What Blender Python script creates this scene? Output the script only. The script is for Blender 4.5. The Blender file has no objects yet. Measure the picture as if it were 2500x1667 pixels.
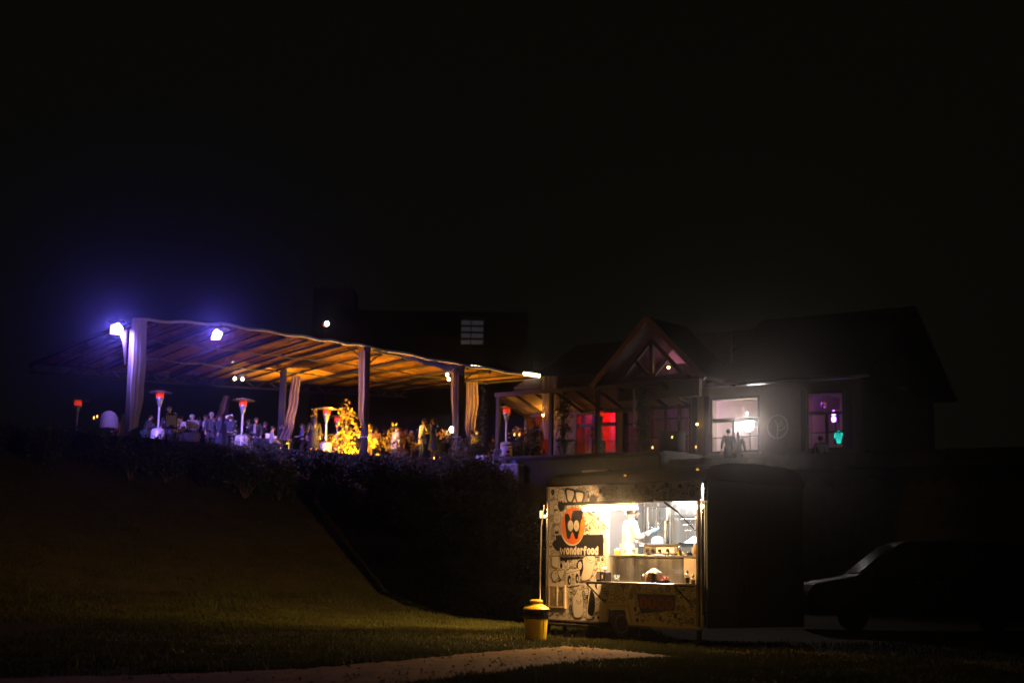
import bpy, bmesh, math, random
import numpy as np
from mathutils import Vector, Matrix
rnd = random.Random(7)
scene = bpy.context.scene
# ------------------------------------------------------------ camera, night sky, exposure
F, IW, IH = 3500.0, 2500, 1667
PITCH, ROLL, CAM = math.radians(8.92), 0.018, Vector((0, 0, 1.24))
_f = Vector((0, math.cos(PITCH), math.sin(PITCH))); _r0 = Vector((1, 0, 0)); _u0 = Vector((0, -math.sin(PITCH), math.cos(PITCH)))
UP = math.cos(ROLL) * _u0 - math.sin(ROLL) * _r0; RT = math.cos(ROLL) * _r0 + math.sin(ROLL) * _u0
cd = bpy.data.cameras.new('camera'); cam = bpy.data.objects.new('camera', cd); scene.collection.objects.link(cam)
cd.sensor_width = 36; cd.lens = F / IW * 36; cd.clip_end = 600; cd.clip_start = .1
cam.matrix_world = Matrix(((RT.x, UP.x, -_f.x, CAM.x), (RT.y, UP.y, -_f.y, CAM.y), (RT.z, UP.z, -_f.z, CAM.z), (0, 0, 0, 1)))
cd.dof.use_dof = True; cd.dof.focus_distance = 26; cd.dof.aperture_fstop = 1.2
scene.camera = cam
world = bpy.data.worlds.new('World'); scene.world = world; world.use_nodes = True
bg = world.node_tree.nodes['Background']; bg.inputs[0].default_value = (1, .93, .6, 1); bg.inputs[1].default_value = .0024   # moonless night sky
vs = scene.view_settings; vs.view_transform = 'Standard'; vs.look = 'None'; vs.exposure = 0; vs.gamma = 1; vs.use_curve_mapping = False
scene.cycles.use_denoising = True
scene.cycles.max_bounces = 6; scene.cycles.volume_bounces = 0; scene.cycles.transparent_max_bounces = 12
scene.cycles.sample_clamp_indirect = 4; scene.cycles.use_light_tree = True; scene.cycles.caustics_reflective = False; scene.cycles.caustics_refractive = False
# light strengths (the lamps and the added spots are built further down)
E_BAR, E_INNER, E_HILL, E_FLOOD, E_UPLIGHT, E_STAGE, E_BEAM = 600, 56, 2400, 25, 8000, 300, 4800
HAZE = .0007
E_GLARE = 800

COL = scene.collection
DZ = 5.5                                                            # terrace floor
def ray(px, py): return _f + (px - IW / 2) / F * RT - (py - IH / 2) / F * UP
def P(px, py, D): k = ray(px, py); return CAM + k * (D / k.y)
def PZ(px, py, z): k = ray(px, py); return CAM + k * ((z - CAM.z) / k.z)
# ------------------------------------------------------------ helpers
def link(o, parent=None):
    COL.objects.link(o)
    if parent: o.parent = parent
    return o
def tag(o, label=None, cat=None, group=None, kind=None):
    if label: o['label'] = label
    if cat: o['category'] = cat
    if group: o['group'] = group
    if kind: o['kind'] = kind
    return o
def thing(name, label, cat, loc=(0, 0, 0), rz=0, group=None):
    o = bpy.data.objects.new(name, None); o.empty_display_size = .1; COL.objects.link(o)
    o.location = loc; o.rotation_euler = (0, 0, rz)
    return tag(o, label, cat, group)
def copy_tree(o, parent=None):
    c = o.copy(); COL.objects.link(c)
    if parent: c.parent = parent
    for ch in list(o.children): copy_tree(ch, c)
    return c
MATS = {}
def M(name, col=(.5, .5, .5), rough=.6, metal=0, var=.18, scale=6, bump=0, emit=0, emit_col=None, coat=0, aniso=None, trans=0, spec=.5):
    if name in MATS: return MATS[name]
    m = bpy.data.materials.new(name); m.use_nodes = True; nt = m.node_tree; b = nt.nodes['Principled BSDF']
    b.inputs['Roughness'].default_value = rough; b.inputs['Metallic'].default_value = metal
    b.inputs['Specular IOR Level'].default_value = spec
    if coat: b.inputs['Coat Weight'].default_value = coat
    if emit:
        b.inputs['Emission Color'].default_value = (*(emit_col or col), 1); b.inputs['Emission Strength'].default_value = emit
    b.inputs['Base Color'].default_value = (*col, 1)
    if var or bump:
        tc = nt.nodes.new('ShaderNodeTexCoord'); mp = nt.nodes.new('ShaderNodeMapping'); nz = nt.nodes.new('ShaderNodeTexNoise')
        nz.inputs['Scale'].default_value = scale; nz.inputs['Detail'].default_value = 5
        if aniso: mp.inputs['Scale'].default_value = aniso
        nt.links.new(tc.outputs['Object'], mp.inputs[0]); nt.links.new(mp.outputs[0], nz.inputs['Vector'])
        if var:
            mx = nt.nodes.new('ShaderNodeMix'); mx.data_type = 'RGBA'
            mx.inputs[6].default_value = (*[c * (1 - var * 1.6) for c in col], 1); mx.inputs[7].default_value = (*[min(.95, c * (1 + var * 1.4)) for c in col], 1)
            nt.links.new(nz.outputs['Fac'], mx.inputs[0]); nt.links.new(mx.outputs[2], b.inputs['Base Color'])
            rr = nt.nodes.new('ShaderNodeMapRange'); rr.inputs[3].default_value = max(.04, rough - .12); rr.inputs[4].default_value = min(1, rough + .12)
            nt.links.new(nz.outputs['Fac'], rr.inputs[0]); nt.links.new(rr.outputs[0], b.inputs['Roughness'])
        if bump:
            bp = nt.nodes.new('ShaderNodeBump'); bp.inputs['Strength'].default_value = bump; bp.inputs['Distance'].default_value = .02
            nt.links.new(nz.outputs['Fac'], bp.inputs['Height']); nt.links.new(bp.outputs[0], b.inputs['Normal'])
    if trans:                                                       # thin cloth or leaf: some light goes through
        out = nt.nodes['Material Output']; t = nt.nodes.new('ShaderNodeBsdfTranslucent'); t.inputs[0].default_value = (*col, 1)
        mxs = nt.nodes.new('ShaderNodeMixShader'); mxs.inputs[0].default_value = trans
        nt.links.new(b.outputs[0], mxs.inputs[1]); nt.links.new(t.outputs[0], mxs.inputs[2]); nt.links.new(mxs.outputs[0], out.inputs[0])
    MATS[name] = m; return m
def sheer(name, col, clear):                                        # sheer cloth: lets part of the view through
    m = M(name, col, .8, var=.08, trans=.35); nt = m.node_tree; out = nt.nodes['Material Output']; src = out.inputs[0].links[0].from_socket
    tr = nt.nodes.new('ShaderNodeBsdfTransparent'); mx = nt.nodes.new('ShaderNodeMixShader'); mx.inputs[0].default_value = clear
    nt.links.new(src, mx.inputs[1]); nt.links.new(tr.outputs[0], mx.inputs[2]); nt.links.new(mx.outputs[0], out.inputs[0]); return m
def glass(name, tint=(1, 1, 1), clear=.9):
    m = bpy.data.materials.new(name); m.use_nodes = True; nt = m.node_tree; nt.nodes.remove(nt.nodes['Principled BSDF'])
    out = nt.nodes['Material Output']; tr = nt.nodes.new('ShaderNodeBsdfTransparent'); tr.inputs[0].default_value = (*tint, 1)
    gl = nt.nodes.new('ShaderNodeBsdfGlossy'); gl.inputs['Roughness'].default_value = .06; mx = nt.nodes.new('ShaderNodeMixShader'); mx.inputs[0].default_value = 1 - clear
    nt.links.new(tr.outputs[0], mx.inputs[1]); nt.links.new(gl.outputs[0], mx.inputs[2]); nt.links.new(mx.outputs[0], out.inputs[0]); MATS[name] = m; return m
class MB:
    def __init__(s): s.v = []; s.f = []
    def add(s, vs, fs):
        b = len(s.v); s.v += [tuple(v) for v in vs]; s.f += [tuple(i + b for i in f) for f in fs]; return s
    def box(s, c, d, rz=0, M4=None):
        x, y, z = [k / 2 for k in d]; vs = [Vector((i * x, j * y, k * z)) for i in (-1, 1) for j in (-1, 1) for k in (-1, 1)]
        R = M4 or Matrix.Rotation(rz, 3, 'Z'); vs = [R @ v + Vector(c) for v in vs]
        return s.add(vs, [(0, 1, 3, 2), (4, 6, 7, 5), (0, 4, 5, 1), (2, 3, 7, 6), (0, 2, 6, 4), (1, 5, 7, 3)])
    def bx(s, x0, x1, y0, y1, z0, z1): return s.box(((x0 + x1) / 2, (y0 + y1) / 2, (z0 + z1) / 2), (abs(x1 - x0), abs(y1 - y0), abs(z1 - z0)))
    def bar(s, a, b, w, h=None):                                    # square bar between two points
        a, b = Vector(a), Vector(b); d = b - a; l = d.length; q = d.to_track_quat('X', 'Z').to_matrix()
        return s.box((a + b) / 2, (l, w, h or w), M4=q)
    def tube(s, pts, r, n=8, cap=True):
        pts = [Vector(p) for p in pts]; rs = r if isinstance(r, (list, tuple)) else [r] * len(pts); base = len(s.v); up = Vector((0, 0, 1))
        for i, p in enumerate(pts):
            d = (pts[min(i + 1, len(pts) - 1)] - pts[max(i - 1, 0)]).normalized()
            a = d.cross(up if abs(d.z) < .95 else Vector((1, 0, 0))).normalized(); b = d.cross(a)
            for k in range(n):
                t = 2 * math.pi * k / n; s.v.append(tuple(p + (a * math.cos(t) + b * math.sin(t)) * rs[i]))
        for i in range(len(pts) - 1):
            for k in range(n):
                a0 = base + i * n + k; a1 = base + i * n + (k + 1) % n; s.f.append((a0, a1, a1 + n, a0 + n))
        if cap:
            s.f.append(tuple(base + k for k in range(n))[::-1]); s.f.append(tuple(base + (len(pts) - 1) * n + k for k in range(n)))
        return s
    def lathe(s, prof, n=20, c=(0, 0, 0), sx=1, sy=1, wob=0):
        base = len(s.v); c = Vector(c)
        for i, (r, z) in enumerate(prof):
            for k in range(n):
                t = 2 * math.pi * k / n; q = r * (1 + wob * math.sin(t * 5 + i * 1.7) + wob * .6 * math.sin(t * 11 + i))
                s.v.append((c.x + q * sx * math.cos(t), c.y + q * sy * math.sin(t), c.z + z))
        for i in range(len(prof) - 1):
            for k in range(n):
                a0 = base + i * n + k; a1 = base + i * n + (k + 1) % n; s.f.append((a0, a1, a1 + n, a0 + n))
        s.f.append(tuple(base + k for k in range(n))[::-1]); s.f.append(tuple(base + (len(prof) - 1) * n + k for k in range(n))); return s
    def ell(s, c, r, n=12, m=8):
        rx, ry, rz = r if isinstance(r, (list, tuple)) else (r, r, r); c = Vector(c); base = len(s.v)
        for i in range(m + 1):
            p = math.pi * (i / m * .98 + .01)
            for k in range(n):
                t = 2 * math.pi * k / n; s.v.append((c.x + rx * math.sin(p) * math.cos(t), c.y + ry * math.sin(p) * math.sin(t), c.z - rz * math.cos(p)))
        for i in range(m):
            for k in range(n):
                a0 = base + i * n + k; a1 = base + i * n + (k + 1) % n; s.f.append((a0, a1, a1 + n, a0 + n))
        s.f.append(tuple(base + k for k in range(n))[::-1]); s.f.append(tuple(base + m * n + k for k in range(n))); return s
    def prism(s, poly, f0, f1):                                     # poly of 2D points, f0/f1 map them to the two faces
        n = len(poly); base = len(s.v); s.v += [tuple(f0(*p)) for p in poly] + [tuple(f1(*p)) for p in poly]
        s.f.append(tuple(base + i for i in range(n))); s.f.append(tuple(base + n + i for i in range(n))[::-1])
        for i in range(n): j = (i + 1) % n; s.f.append((base + i, base + n + i, base + n + j, base + j))
        return s
    def grid(s, fn, nu, nv):
        base = len(s.v)
        for i in range(nu + 1):
            for j in range(nv + 1): s.v.append(tuple(fn(i / nu, j / nv)))
        for i in range(nu):
            for j in range(nv):
                a = base + i * (nv + 1) + j; s.f.append((a, a + 1, a + nv + 2, a + nv + 1))
        return s
    def build(s, name, mat, parent=None, smooth=False, bevel=0, label=None):
        me = bpy.data.meshes.new(name); me.from_pydata(s.v, [], s.f)
        bm = bmesh.new(); bm.from_mesh(me); bmesh.ops.recalc_face_normals(bm, faces=bm.faces)
        if bevel: bmesh.ops.bevel(bm, geom=bm.edges[:], offset=bevel, segments=1, affect='EDGES', clamp_overlap=True)
        bm.to_mesh(me); bm.free()
        me.materials.append(mat); o = bpy.data.objects.new(name, me); link(o, parent)
        if smooth:
            me.polygons.foreach_set('use_smooth', [True] * len(me.polygons))
            try: me.set_sharp_from_angle(angle=math.radians(40))
            except Exception: pass
        if label: o['label'] = label
        return o
def fast_mesh(name, v, quads, mat, parent=None):                    # numpy arrays
    me = bpy.data.meshes.new(name); n = len(quads); k = quads.shape[1]
    me.vertices.add(len(v)); me.vertices.foreach_set('co', np.asarray(v, np.float32).ravel())
    me.loops.add(n * k); me.loops.foreach_set('vertex_index', quads.astype(np.int32).ravel())
    me.polygons.add(n); me.polygons.foreach_set('loop_start', np.arange(0, n * k, k, dtype=np.int32))
    me.update(calc_edges=True); me.materials.append(mat); return link(bpy.data.objects.new(name, me), parent)
def leaves(name, centers, radii, count, size, mat, parent=None, seed=0, up=.3, shell=.5):
    g = np.random.default_rng(seed); c = np.array(centers, float); r = np.array(radii, float)
    if r.ndim == 1: r = np.repeat(r[:, None], 3, 1)
    vol = r.prod(1); idx = g.choice(len(c), count, p=vol / vol.sum())
    d = g.normal(size=(count, 3)); d /= np.linalg.norm(d, axis=1)[:, None]; rad = g.random(count) ** shell
    p = c[idx] + d * rad[:, None] * r[idx]
    a = g.normal(size=(count, 3)); a[:, 2] += up; a /= np.linalg.norm(a, axis=1)[:, None]
    b = np.cross(a, g.normal(size=(count, 3))); b /= np.linalg.norm(b, axis=1)[:, None]; nn = np.cross(a, b)
    s = size * (.6 + .8 * g.random(count))[:, None]
    v = np.stack([p - a * s, p + b * s * .42 + nn * s * .12, p + a * s, p - b * s * .42 + nn * s * .12], 1).reshape(-1, 3)
    return fast_mesh(name, v, np.arange(count * 4).reshape(-1, 4), mat, parent)
# ------------------------------------------------------------ materials
STEEL = M('brushed_steel', (.5, .5, .48), .34, 1, .16, 1.6, .03, aniso=(5, 5, .25)); CHROME = M('polished_tube', (.75, .74, .7), .16, 1, .06)
ALU = M('aluminium_trim', (.5, .48, .45), .4, 1, .12); BLACKP = M('black_paint', (.012, .012, .013), .45); DARKM = M('dark_metal', (.03, .03, .032), .4, .6)
VINYL = M('cream_vinyl_wrap', (.64, .58, .47), .38, 0, .05, 3, coat=.15); INK = M('black_print', (.008, .007, .007), .42, 0, 0); CREAM = M('cream_print', (.64, .58, .47), .4, 0, .03)
ORANGE = M('orange_print', (.78, .16, .012), .35, 0, .06, 2, coat=.3); ORANGE2 = M('bright_orange_print', (.85, .3, .015), .35, 0, .05, 2); REDP = M('red_print', (.30, .035, .018), .4, 0, .1)
WHITEC = M('white_cotton', (.78, .78, .76), .85, 0, .06, 14, .15); RUBBER = M('tyre_rubber', (.035, .028, .022), .85, 0, .2, 20, .2)
PLASTW = M('white_plastic', (.75, .75, .73), .35, 0, .04); YELLOW = M('yellow_plastic', (.85, .6, .02), .38, 0, .08, 4, .03); BAG = M('black_bag_film', (.008, .008, .008), .18, 0, 0)
GRASSG = M('turf_soil', (.085, .066, .026), .95, 0, .35, 3, .4, spec=.05); DIRT = M('trodden_dirt', (.24, .135, .03), .95, 0, .28, 2.2, .5, spec=.05)
WOODD = M('dark_stained_wood', (.035, .022, .014), .6, 0, .3, 3); PLASTER = M('beige_plaster', (.2, .15, .11), .9, 0, .15, 4, .2, spec=.1)
ROOFT = M('dark_roof_tile', (.06, .045, .035), .8, 0, .3, 8, .2, spec=.1); STONE = M('pale_stone', (.6, .58, .56), .9, 0, .25, 18, .6); CONC = M('grey_render', (.2, .2, .2), .9, 0, .2, 4, .2)
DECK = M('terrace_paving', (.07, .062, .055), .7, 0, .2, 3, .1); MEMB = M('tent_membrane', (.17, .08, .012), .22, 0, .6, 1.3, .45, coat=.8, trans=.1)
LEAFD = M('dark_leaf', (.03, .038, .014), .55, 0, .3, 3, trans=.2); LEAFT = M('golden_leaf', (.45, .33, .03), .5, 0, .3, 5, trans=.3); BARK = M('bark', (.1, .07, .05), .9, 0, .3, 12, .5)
SKIN = M('skin', (.5, .3, .21), .55, 0, .08, 10); HAIRD = M('dark_hair', (.015, .01, .008), .5, 0, .2, 30); HAIRG = M('grey_hair', (.35, .33, .32), .6, 0, .2, 30); HAIRL = M('fair_hair', (.3, .2, .1), .55, 0, .2, 30)
PANE = glass('window_glass', (.95, .95, .97), .93)
CLEAR = glass('clear_plastic', (.9, .92, .92), .72)
def emat(name, col, s): return M(name, col, .5, 0, 0, emit=s, emit_col=col)

# ------------------------------------------------------------ ground, path, terrace
EDGE = [(-42, 26), (-13.4, 50), (-6.1, 56.3), (-2.3, 59.0), (-1.9, 57.55), (.3, 55.95), (13.5, 46), (30, 34)]   # front edge of the terrace
EA = np.array(EDGE, float)
def edge_dist(x, y):                                                # signed: positive outside (towards the camera)
    p = np.stack([np.asarray(x, float), np.asarray(y, float)], -1)[..., None, :]; a = EA[:-1]; b = EA[1:]; ab = b - a
    t = np.clip(((p - a) * ab).sum(-1) / (ab ** 2).sum(-1), 0, 1); dv = p - (a + t[..., None] * ab); d = np.sqrt((dv ** 2).sum(-1)); k = d.argmin(-1)
    sg = np.take_along_axis((ab[:, 0] * (p[..., 1] - a[:, 1]) - ab[:, 1] * (p[..., 0] - a[:, 0])), k[..., None], -1)[..., 0]
    return np.where(sg > 0, -1, 1) * np.take_along_axis(d, k[..., None], -1)[..., 0]
def height(x, y):
    x = np.asarray(x, float); y = np.asarray(y, float); d = edge_dist(x, y)
    h = np.interp(d, [-400, 0, .4, 3, 7.5, 11, 15, 18.5, 22, 26], [5.2, 5.2, 5.0, 4.2, 2.75, 1.7, .5, .13, 0, 0])
    right = np.clip((x + 1.5) / 3.5, 0, 1) * (d > 0)                # behind the van and food truck the bank is cut back to a wall
    h = h * (1 - right) + right * np.interp(d, [0, .3, 1.2, 9, 14], [4.3, 4.2, 1.6, .1, 0])
    return h + .03 * np.sin(x * .9 + 1) * np.cos(y * .7) * np.clip(h, 0.15, 1) - .0
def ground_sheet():
    xs = np.concatenate([np.linspace(-260, -32, 12), np.linspace(-30, 24, 136), np.linspace(26, 260, 12)])
    ys = np.concatenate([np.linspace(-30, 11, 8), np.linspace(12, 66, 150), np.linspace(70, 400, 16)])
    X, Y = np.meshgrid(xs, ys, indexing='ij'); Z = height(X, Y); Z = np.where(Y > 66, np.minimum(Z, 5.2), Z)
    v = np.stack([X, Y, Z], -1).reshape(-1, 3); nx, ny = X.shape; i = np.arange(nx - 1)[:, None] * ny + np.arange(ny - 1)
    q = np.stack([i, i + ny, i + ny + 1, i + 1], -1).reshape(-1, 4); o = fast_mesh('ground', v, q, GRASSG)
    o.data.polygons.foreach_set('use_smooth', [True] * len(o.data.polygons)); return tag(o, kind='structure')
ground_sheet()
# trodden path: edges read off the ground, right end shaped to the truck's shadow edge
up_e = [(-600, 1668), (200, 1652), (740, 1632), (900, 1618), (1000, 1610), (1100, 1600), (1200, 1589), (1300, 1583), (1380, 1577), (1450, 1581), (1520, 1588), (1580, 1595), (1630, 1601), (1665, 1605)]
lo_e = [(-600, 1740), (200, 1716), (740, 1686), (900, 1676), (1000, 1667), (1100, 1656), (1220, 1643), (1300, 1631), (1380, 1621), (1450, 1613), (1520, 1609), (1580, 1607), (1630, 1606), (1665, 1606)]
def lerp(a, b, t): return a + (b - a) * t
def poly_at(e, t):
    k = t * (len(e) - 1); i = min(int(k), len(e) - 2); f = k - i; return PZ(lerp(e[i][0], e[i + 1][0], f), lerp(e[i][1], e[i + 1][1], f), .0)
PATHU = [poly_at(up_e, i / 140) for i in range(141)]; PATHL = [poly_at(lo_e, i / 140) for i in range(141)]
for i in range(141):
    PATHU[i] = PATHU[i] + Vector((0, rnd.uniform(-.16, .16), 0)); PATHL[i] = PATHL[i] + Vector((0, rnd.uniform(-.1, .1), 0))
def path_fn(a, b):
    i = round(a * 140); p = PATHU[i].lerp(PATHL[i], b); z = float(height(p.x, p.y)); return (p.x, p.y, z + .006 + .018 * math.sin(b * math.pi) * (1 + .4 * math.sin(i * .7 + b * 5)))
tag(MB().grid(path_fn, 140, 10).build('path', DIRT, smooth=True), kind='structure')
def on_path(x, y):
    xu = np.array([p.x for p in PATHU]); yu = np.array([p.y for p in PATHU]); xl = np.array([p.x for p in PATHL]); yl = np.array([p.y for p in PATHL])
    return (y < np.interp(x, xu, yu)) & (y > np.interp(x, xl, yl))
tp = [(x, y) for x, y in EDGE[:6]] + [(5.55, 51.95), (7.35, 53.8), (20, 90), (-60, 90)]
tp2 = [(5.56, 51.94), EDGE[6], EDGE[7], (60, 60), (30, 90), (20.01, 90), (7.36, 53.79)]
tag(MB().prism(tp, lambda x, y: (x, y, DZ), lambda x, y: (x, y, DZ - .9)).build('terrace', DECK), kind='structure')
tag(MB().prism(tp2, lambda x, y: (x, y, DZ - .75), lambda x, y: (x, y, DZ - 1.5)).build('lower_terrace', DECK), kind='structure')
# pebbles and straw on the path
def scatter_path():
    g = np.random.default_rng(5); n = 2600; x = g.uniform(-6, 6, n); y = g.uniform(14.5, 24, n); k = on_path(x, y); x, y = x[k], y[k]; z = height(x, y) + .02
    b = MB()
    for i in range(len(x)):
        s = .008 + .016 * g.random() ** 2; b.add([(x[i] + s, y[i], z[i]), (x[i], y[i] + s, z[i]), (x[i] - s, y[i], z[i]), (x[i], y[i] - s, z[i]), (x[i], y[i], z[i] + s)], [(0, 1, 4), (1, 2, 4), (2, 3, 4), (3, 0, 4)])
    tag(b.build('gravel', M('path_grit', (.24, .14, .06), .9, 0, .3, 30)), 'loose grit lying on the trodden dirt path', 'gravel', kind='stuff')
scatter_path()
def grass():
    g = np.random.default_rng(3); xs, ys = [], []
    def field(n, x0, x1, y0, y1):
        x = g.uniform(x0, x1, n); y = g.uniform(y0, y1, n); xs.append(x); ys.append(y)
    field(60000, -9, 6.5, 14.6, 22); field(46000, -8, 3, 21, 33); field(150000, -16, 1, 27, 49); field(16000, 3, 12, 15, 26); field(26000, -4, 4.5, 15.5, 24.8)
    x = np.concatenate(xs); y = np.concatenate(ys); d = edge_dist(x, y); k = (~on_path(x, y)) & (d > .3); x, y = x[k], y[k]; n = len(x)
    pn = np.sin(x * 2.1 + 3 * np.sin(y * .8)) * np.sin(y * 1.7 + 2 * np.sin(x * .6)); h = (.035 + .05 * g.random(n)) * (1 + .45 * pn)
    z = height(x, y) - .005; a = g.uniform(0, 6.283, n); w = .006 + .005 * g.random(n); l = h * g.uniform(.2, 1.0, n); la = g.uniform(0, 6.283, n)
    b0 = np.stack([x - np.cos(a) * w, y - np.sin(a) * w, z], -1); b1 = np.stack([x + np.cos(a) * w, y + np.sin(a) * w, z], -1)
    tp_ = np.stack([x + np.cos(la) * l, y + np.sin(la) * l, z + h], -1); v = np.stack([b0, b1, tp_], 1).reshape(-1, 3)
    m = M('lawn_grass', (.06, .062, .016), .7, 0, .55, 1.1, trans=.25, spec=.12)
    tag(fast_mesh('grass', v, np.arange(n * 3).reshape(-1, 3), m), 'short lawn grass on the bank and either side of the path', 'grass', kind='stuff')
grass()
# ------------------------------------------------------------ food truck (local x along the serving side, local y into the truck)
T0 = Vector((.736, 27.6, 0)); TRZ = math.atan2(-.796, .605); TE = Vector((.605, -.796, 0)).normalized(); TN = Vector((-.796, -.605, 0)).normalized()
TRUCK = thing('food_truck', 'cream food trailer covered in black doodles with lit serving hatch', 'food truck', T0, TRZ)
def fz(px, py, w=0):                                                # a point of the photo on the serving side -> (u, z)
    k = ray(px, py); o = T0 + TN * w; t = (o - CAM).dot(TN) / k.dot(TN); p = CAM + k * t; return ((p - T0).dot(TE), p.z)
def Z2(X, Y): return fz(1310 + X / 7.84, 1180 + Y / 7.84)
def Z3(X, Y): return fz(1310 + X / 7.84, 1350 + Y / 7.84)
def Z5(X, Y): return fz(1480 + X / 8.25, 1400 + Y / 8.25)
LEN, DEP = 4.22, 2.45
def front(poly, y0, y1): return MB().prism(poly, lambda u, z: (u, y0, z), lambda u, z: (u, y1, z))
body = front([(.06, .29), (1.7, .29), (1.7, 2.75), (.06, 2.75)], 0, .035).build('side_panel', VINYL, TRUCK)
front([(1.706, 2.42), (4.12, 2.42), (4.12, 2.75), (1.706, 2.75)], 0, .035).build('side_panel', VINYL, TRUCK)
front([(1.706, .29), (1.74, .29), (1.8, .52), (2.26, .52), (2.33, .27), (4.12, .27), (4.12, 1.0), (1.706, 1.0)], 0, .035).build('side_panel', VINYL, TRUCK)
front([(1.64, .3), (1.74, .3), (1.8, .52), (2.26, .52), (2.33, .3), (2.43, .3), (2.33, .6), (1.73, .6)], -.03, -.0005).build('wheel_arch', VINYL, TRUCK, bevel=.006)
b = MB(); b.bx(.0, .03, .04, DEP, .29, 2.75); b.bx(.03, LEN - .03, DEP - .03, DEP, .29, 2.75); b.build('rear_wall', M('grey_green_panel', (.10, .12, .10), .5, 0, .1), TRUCK)
e = MB().bx(LEN - .03, LEN, .06, DEP, .29, 2.75).build('end_wall', MATS['grey_green_panel'], TRUCK)
dr = MB().bx(LEN + .002, LEN + .03, .8, 1.55, .32, 1.45).build('end_door', M('brown_door_panel', (.16, .07, .03), .5), TRUCK); MB().bar((LEN + .05, .88, .8), (LEN + .05, .88, 1.0), .025).build('handle', CHROME, dr)
MB().bx(.03, LEN - .03, .34, DEP - .03, .3, .5).bx(.03, LEN - .03, .04, .335, .53, .56).bx(1.6, 2.5, .3, .335, .2, .528).build('floor_pan', BLACKP, TRUCK)
# roof cap: dark, set back and rounded, with a pale rail and amber markers
rp = [(-.02, 2.753), (.0, 2.79), (.06, 2.93), (.18, 3.0), (.5, 3.05), (1.2, 3.08), (2.0, 3.05), (2.35, 2.98), (2.5, 2.753)]
MB().prism(rp, lambda y, z: (-.02, y, z), lambda y, z: (LEN + .02, y, z)).build('roof', M('roof_skin', (.07, .055, .04), .55, 0, .2), TRUCK)
MB().bx(.0, 1.75, -.035, -.021, 2.748, 2.762).build('drip_rail', ALU, TRUCK)
MB().bx(.98, 1.76, .02, .05, 3.005, 3.035).build('roof_rail', PLASTW, TRUCK)
for u, z in ((2.18, 2.9), (4.02, 2.93)): l = MB().ell((u, .03, z), (.03, .02, .02)).build('marker_lamp', emat('amber_lamp', (1, .45, .06), .9), TRUCK, smooth=True)
# corner posts and poles
MB().bx(-.02, .055, -.02, .03, .29, 2.75).build('corner_post', M('warm_alu', (.35, .26, .17), .35, .8, .1), TRUCK, bevel=.008)
MB().tube([(.045, -.05, .42), (.05, -.05, 2.46)], .016, 10).build('pole', CHROME, TRUCK, smooth=True)
MB().tube([(.04, -.11, .42), (-.03, -.12, .5), (-.045, -.12, 1.0), (-.03, -.12, 2.0), (.02, -.1, 2.42)], .014, 8).build('grab_rail', M('dull_tube', (.35, .3, .24), .35, 1, .1), TRUCK, smooth=True)
MB().tube([(-.22, -.1, 2.31), (.04, -.05, 2.34)], .009, 8).build('tie_rod', CHROME, TRUCK)
MB().bx(4.06, 4.118, -.05, -.001, .3, 2.42).build('jamb_post', M('dark_alu', (.16, .13, .1), .35, .8, .1), TRUCK, bevel=.006)
front([(4.125, .3), (4.2, .3), (4.2, 2.4), (4.125, 2.4)], -.02, -.002).build('corner_panel', VINYL, TRUCK)
MB().tube([(4.235, -.06, .5), (4.235, -.06, 2.36)], .024, 12).build('pole', CHROME, TRUCK, smooth=True)
MB().bx(4.2, 4.36, -.07, -.05, 2.37, 2.385).build('pole_cap', ALU, TRUCK)
MB().ell((4.235, -.075, 2.3), (.034, .034, .045)).build('pole_lamp', emat('small_warm_lamp', (1, .72, .42), 6), TRUCK, smooth=True)
MB().ell((4.1, -.075, 2.29), (.02, .02, .045)).build('pole_lamp', MATS['small_warm_lamp'], TRUCK, smooth=True)
b = MB(); b.bx(1.7, 1.76, -.03, .05, 1.0, 2.42); b.build('jamb_post', M('pale_alu', (.62, .6, .56), .4, .6, .08), TRUCK, bevel=.006)
MB().bx(.06, 1.7, -.008, -.0005, 1.455, 1.468).build('seam_strip', M('seam_grey', (.3, .24, .17), .5), TRUCK)
MB().bx(.06, 1.7, -.02, .02, .262, .288).bx(2.35, 4.12, -.02, .02, .245, .268).build('sill_trim', M('sill_alu', (.25, .2, .13), .5, .5), TRUCK)
# serving hatch held out on gas struts, shelf with brackets
MB().box((2.88, -.52, 2.385), (2.42, 1.02, .03), M4=Matrix.Rotation(.04, 3, 'X')).build('hatch', M('hatch_skin', (.1, .085, .07), .45, .2, .1), TRUCK, bevel=.008)
MB().bx(1.68, 4.09, -1.05, -1.02, 2.33, 2.385).build('hatch_edge', DARKM, TRUCK)
for u in (1.78, 4.0): MB().tube([(u, -.0, 1.95 if u < 2 else 1.9), (u, -.42, 2.2)], [.01, .01]).tube([(u, -.42, 2.2), (u, -.72, 2.345)], .018).build('gas_strut', BLACKP, TRUCK, smooth=True)
MB().bx(1.62, 4.06, -.56, -.002, .985, 1.012).build('shelf', STEEL, TRUCK, bevel=.004)
for u in (1.75, 4.0): MB().bar((u, -.5, .975), (u, -.03, .62), .018).bar((u, -.5, .972), (u, -.03, .972), .018).build('shelf_bracket', DARKM, TRUCK)
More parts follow.
